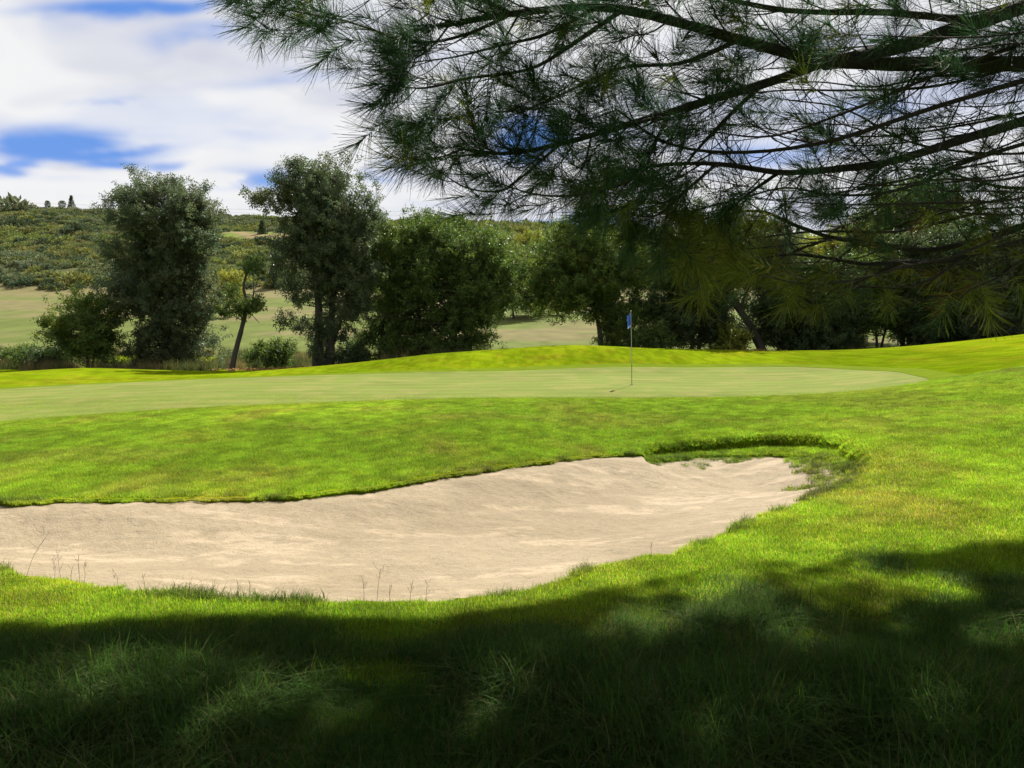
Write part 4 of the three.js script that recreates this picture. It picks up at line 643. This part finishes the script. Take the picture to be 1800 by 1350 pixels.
  for (const [pts, r0, r1, bare, per, from, label] of boughs) {
    const P = pts.map((a) => at(...a)), G = new Geo();
    if (pts[0][0] > 2150) { P.unshift(trunkCurve.getPoint(clamp((P[0].y + 0.6) / 11.5, 0.1, 0.8)).add(trunkBase)); }
    const c = limb(G, P.map(rel), r0, r1, r0 > 0.02 ? 10 : 6, 0.8, 0.12, P.length * 4);
    add(new THREE.Mesh(G.build(), r0 > 0.02 ? M.bark : M.twig), 'bough', label ? { label } : {}, pine);
    const len = c.getLength(), n = Math.round(len * (1 - from) * per);
    for (let k = 0; k < n; k++) {
      const t = lerp(from, 1, (k + R()) / n), a = c.getPointAt(t).add(trunkBase), tg = c.getTangentAt(t), w = dirOf(); w.addScaledVector(tg, -w.dot(tg)).normalize();
      shoot(a, tg.clone().multiplyScalar(0.8).addScaledVector(w, rr(0.4, 1.0)).normalize(), rr(0.16, 0.55) * lerp(1.15, 0.7, t), clamp(r0 * 0.2, 0.003, 0.006), lerp(Math.min(0.95, bare + 0.35), bare, smooth(t, from, 0.75)), 0, bare > 0.55 && R() < 0.35 ? dead : twigs);
    }
    const e = c.getPointAt(1).add(trunkBase); if (inside(e)) tuft(e, c.getTangentAt(1), kindAt(e));
  }
  add(new THREE.Mesh(twigs.build(), M.twig), 'twigs', { kind: 'stuff' }, pine);
  add(new THREE.Mesh(dead.build(), M.deadTwig), 'dead_twigs', { kind: 'stuff' }, pine);
  ['needles', 'needles', 'olive_needles', 'rusty_needles'].forEach((n, k) => scatter(n, tuftGeo[k], M.needle, tufts[k], pine));
  // cones
  const coneG = new Geo();
  for (let k = 0; k < 70; k++) { const t = k / 70, a = k * 2.4, r = 0.034 * Math.sin(PI * Math.pow(t * 0.92 + 0.06, 0.75)), dir = V(Math.cos(a), 0.35 - t * 0.2, Math.sin(a)).normalize(); leafOn(coneG, V(Math.cos(a) * r * 0.5, 0.05 - t * 0.11, Math.sin(a) * r * 0.5), dir, V(-Math.sin(a), 0, Math.cos(a)), 0.022, 0.024, [1, 1, 1]); }
  const cone = new THREE.Mesh(coneG.build(), new THREE.MeshStandardMaterial({ name: 'pine cone', color: lin(0.07, 0.045, 0.03), roughness: 0.9, side: THREE.DoubleSide })); cone.position.copy(rel(at(1612, 292, 4.6))); cone.rotation.z = 0.4; cone.scale.setScalar(1.25); add(cone, 'pine_cone', {}, pine);

  // the rest of the crown, above the picture: it throws the foreground into shade
  const edge = [[-260, 1098], [0, 1092], [120, 1094], [250, 1086], [380, 1080], [450, 1078], [560, 1080], [700, 1085], [800, 1083], [900, 1064], [1000, 1045], [1100, 1022], [1250, 994], [1400, 968], [1540, 955], [1610, 957], [1660, 962], [1740, 947], [1800, 936], [2000, 900], [2400, 880]].map(([a, b]) => hit(a, b)), shade = [...edge, [8.5, 2], [8, -5], [-9, -5], [-9, 4.3]];
  const lights = [[[1330, 1085], 0.45, 0.15, 0.9], [[1130, 1068], 0.3, 0.1, 0.85], [[1620, 1050], 0.45, 0.16, 0.93], [[1000, 1060], 0.5, 0.06, 0.9], [[1770, 1120], 0.35, 0.16, 0.97], [[1180, 1130], 0.25, 0.1, 0.85], [[1430, 1120], 0.3, 0.1, 0.85], [[240, 1195], 0.34, 0.15, 0.96], [[470, 1225], 0.3, 0.16, 0.96], [[110, 1265], 0.24, 0.13, 0.95], [[860, 1290], 0.16, 0.12, 0.93], [[1690, 1290], 0.25, 0.14, 0.93], [[1320, 1005], 0.35, 0.07, 0.93], [[1480, 1000], 0.2, 0.05, 0.85]].map(([p, a, b, s]) => [...hit(...p), a, b, s]);
  const spray = (() => { const G = new Geo(); const parts = [0, 1, 2, 3, 4, 5].map(() => ({ g: needles(60, 0.17, 0.0028, GREEN, 1), p: V(gauss() * 0.14, rr(-0.1, 0.25), gauss() * 0.14), q: quat(V(gauss() * 0.5, 1, gauss() * 0.5).normalize(), rr(0, 6)) })); for (const { g, p, q } of parts) { const pa = g.attributes.position, ca = g.attributes.color, b = G.at, v = V(0, 0, 0); for (let i = 0; i < pa.count; i++) { v.fromBufferAttribute(pa, i).applyQuaternion(q).add(p); G.vert(v, null, 0, 0, [ca.getX(i), ca.getY(i), ca.getZ(i)]); } for (let i = 0; i < g.index.count; i++) G.i.push(b + g.index.getX(i)); } return G.build(); })();
  const up = [], limbs = new Geo();
  const opening = (x, d) => {                                        // gaps in the crown, as the sun flecks on the grass show them
    const [px, py] = d > 2 ? seen(V(x, ground(x, d), -d)) : [0, 2000], zone = smooth(px, 880, 1050) * smooth(py, 985, 1030) * (1 - smooth(py, 1120, 1180));
    const n = fbm(x * 1.5 + 40, d * 3.2, 3, 77), m = fbm(x * 3.4, d * 5, 2, 79);
    let open = smooth(n * 0.6 + m * 0.4, lerp(0.64, 0.5, zone), lerp(0.7, 0.58, zone));
    for (const [lx, ld, a, b, q] of lights) { const e = ((x - lx) / a) ** 2 + ((d - ld) / b) ** 2; open = Math.max(open, q * Math.exp(-e * e * 0.5)); }
    if (d < 2.35 && d > 0.9 && x > -3 && x < 2.6) open = Math.max(open, 0.88);   // above the low boughs, which stand in the sun
    if (d < 3.3 && d > 2.7 && x > 0.5 && x < 2) open = Math.max(open, 0.7);
    return open;
  };
  for (let k = 0; k < 60000 && up.length < 21000; k++) {
    const x = rr(-9, 8.5), d = rr(-5, 6.6), s = sdPoly(shade, x, d); if (s > -0.1) continue;
    if (R() < opening(x, d)) continue;
    const rim = s > -0.5, h = lerp(5.3, rim ? 7 : 9.5, Math.pow(R(), 1.2)) - 0.05 * Math.abs(x), p = V(x, ground(x, d), -d).addScaledVector(SUN, h / SUN.y), [px, py] = seen(p);
    if (-p.z > 0.2 && py > -90 && px > -200 && px < 2000) continue;
    up.push({ p: rel(p), q: quat(V(gauss() * 0.5, 1, gauss() * 0.5).normalize(), rr(0, 6.28)), s: rr(0.55, 0.85), c: tint([1, 1, 1], 0.2) });
  }
  for (let k = 0; k < 12000; k++) {                                  // the fringe of the crown, close set, so that its shade has an edge
    const a = edge[Math.floor(R() * (edge.length - 1))], i = edge.indexOf(a), b = edge[i + 1], t = R(), x = lerp(a[0], b[0], t) + gauss() * 0.12, d = lerp(a[1], b[1], t) - rr(0.14, 0.6), s = sdPoly(shade, x, d); if (s > -0.13 || R() > 0.32) continue;
    if (R() < opening(x, d)) continue;
    const h = rr(5.3, 6.4), p = V(x, ground(x, d), -d).addScaledVector(SUN, h / SUN.y), [px, py] = seen(p); if (py > -70 && px > -200 && px < 2000) continue;
    up.push({ p: rel(p), q: quat(V(gauss() * 0.5, 1, gauss() * 0.5).normalize(), rr(0, 6.28)), s: rr(0.5, 0.8), c: tint([1, 1, 1], 0.2) });
  }
  for (let k = 0; k < 90; k++) { const e = up[Math.floor(R() * up.length)].p, t = clamp(e.y / 11.5 - 0.08, 0.25, 0.95), a = trunkCurve.getPoint(t), m = a.clone().lerp(e, 0.5).add(V(gauss() * 0.3, 0.25, gauss() * 0.3)), [px, py] = seen(m.clone().add(trunkBase)); if (py > -60 && px < 1900 && px > -100 && m.z + trunkBase.z < -0.2) continue; limb(limbs, [a, m, e], 0.045, 0.008, 6, 0.8, 0.1, 8); }
  add(new THREE.Mesh(limbs.build(), M.bark), 'upper_limbs', { kind: 'stuff' }, pine);
  scatter('upper_needles', spray, M.needle, up, pine);
  // its neighbours behind the viewpoint, which keep the sky off the foreground
  [[-4.5, -3.5, 'pine standing behind the viewpoint to the left'], [1.5, -5.5, 'pine standing right behind the viewpoint'], [-11.5, 1.5, 'pine standing left of the viewpoint outside the picture']].forEach(([x, d, label]) => {
    const g = new THREE.Group(), T2 = new Geo(), it = []; g.position.set(x, base(x, d), -d);
    limb(T2, [V(0, -0.3, 0), V(0.1, 4, 0), V(-0.1, 8, 0.1), V(0, 11, 0)], 0.24, 0.04, 10, 1, 0.1, 12);
    for (let k = 0; k < 1500; k++) { const v = dirOf().multiplyScalar(Math.pow(R(), 0.4)); it.push({ p: V(v.x * 3.4, 6 + v.y * 4.6, v.z * 3.4), q: quat(dirOf().add(V(0, 0.8, 0)).normalize(), rr(0, 6.28)), s: rr(1.3, 1.9), c: tint([1, 1, 1], 0.2) }); }
    add(new THREE.Mesh(T2.build(), M.bark), 'trunk', {}, g); scatter('crown', spray, M.needle, it, g);
    add(g, 'pine_tree', { label, category: 'tree', group: 'pines around the viewpoint' });
  });
  console.log('pine', tufts.map((t) => t.length), up.length);
  add(pine, 'pine_tree', { label: 'large pine whose long needled boughs hang into the top right of the picture', category: 'tree' });
}

renderer.render(scene, camera);
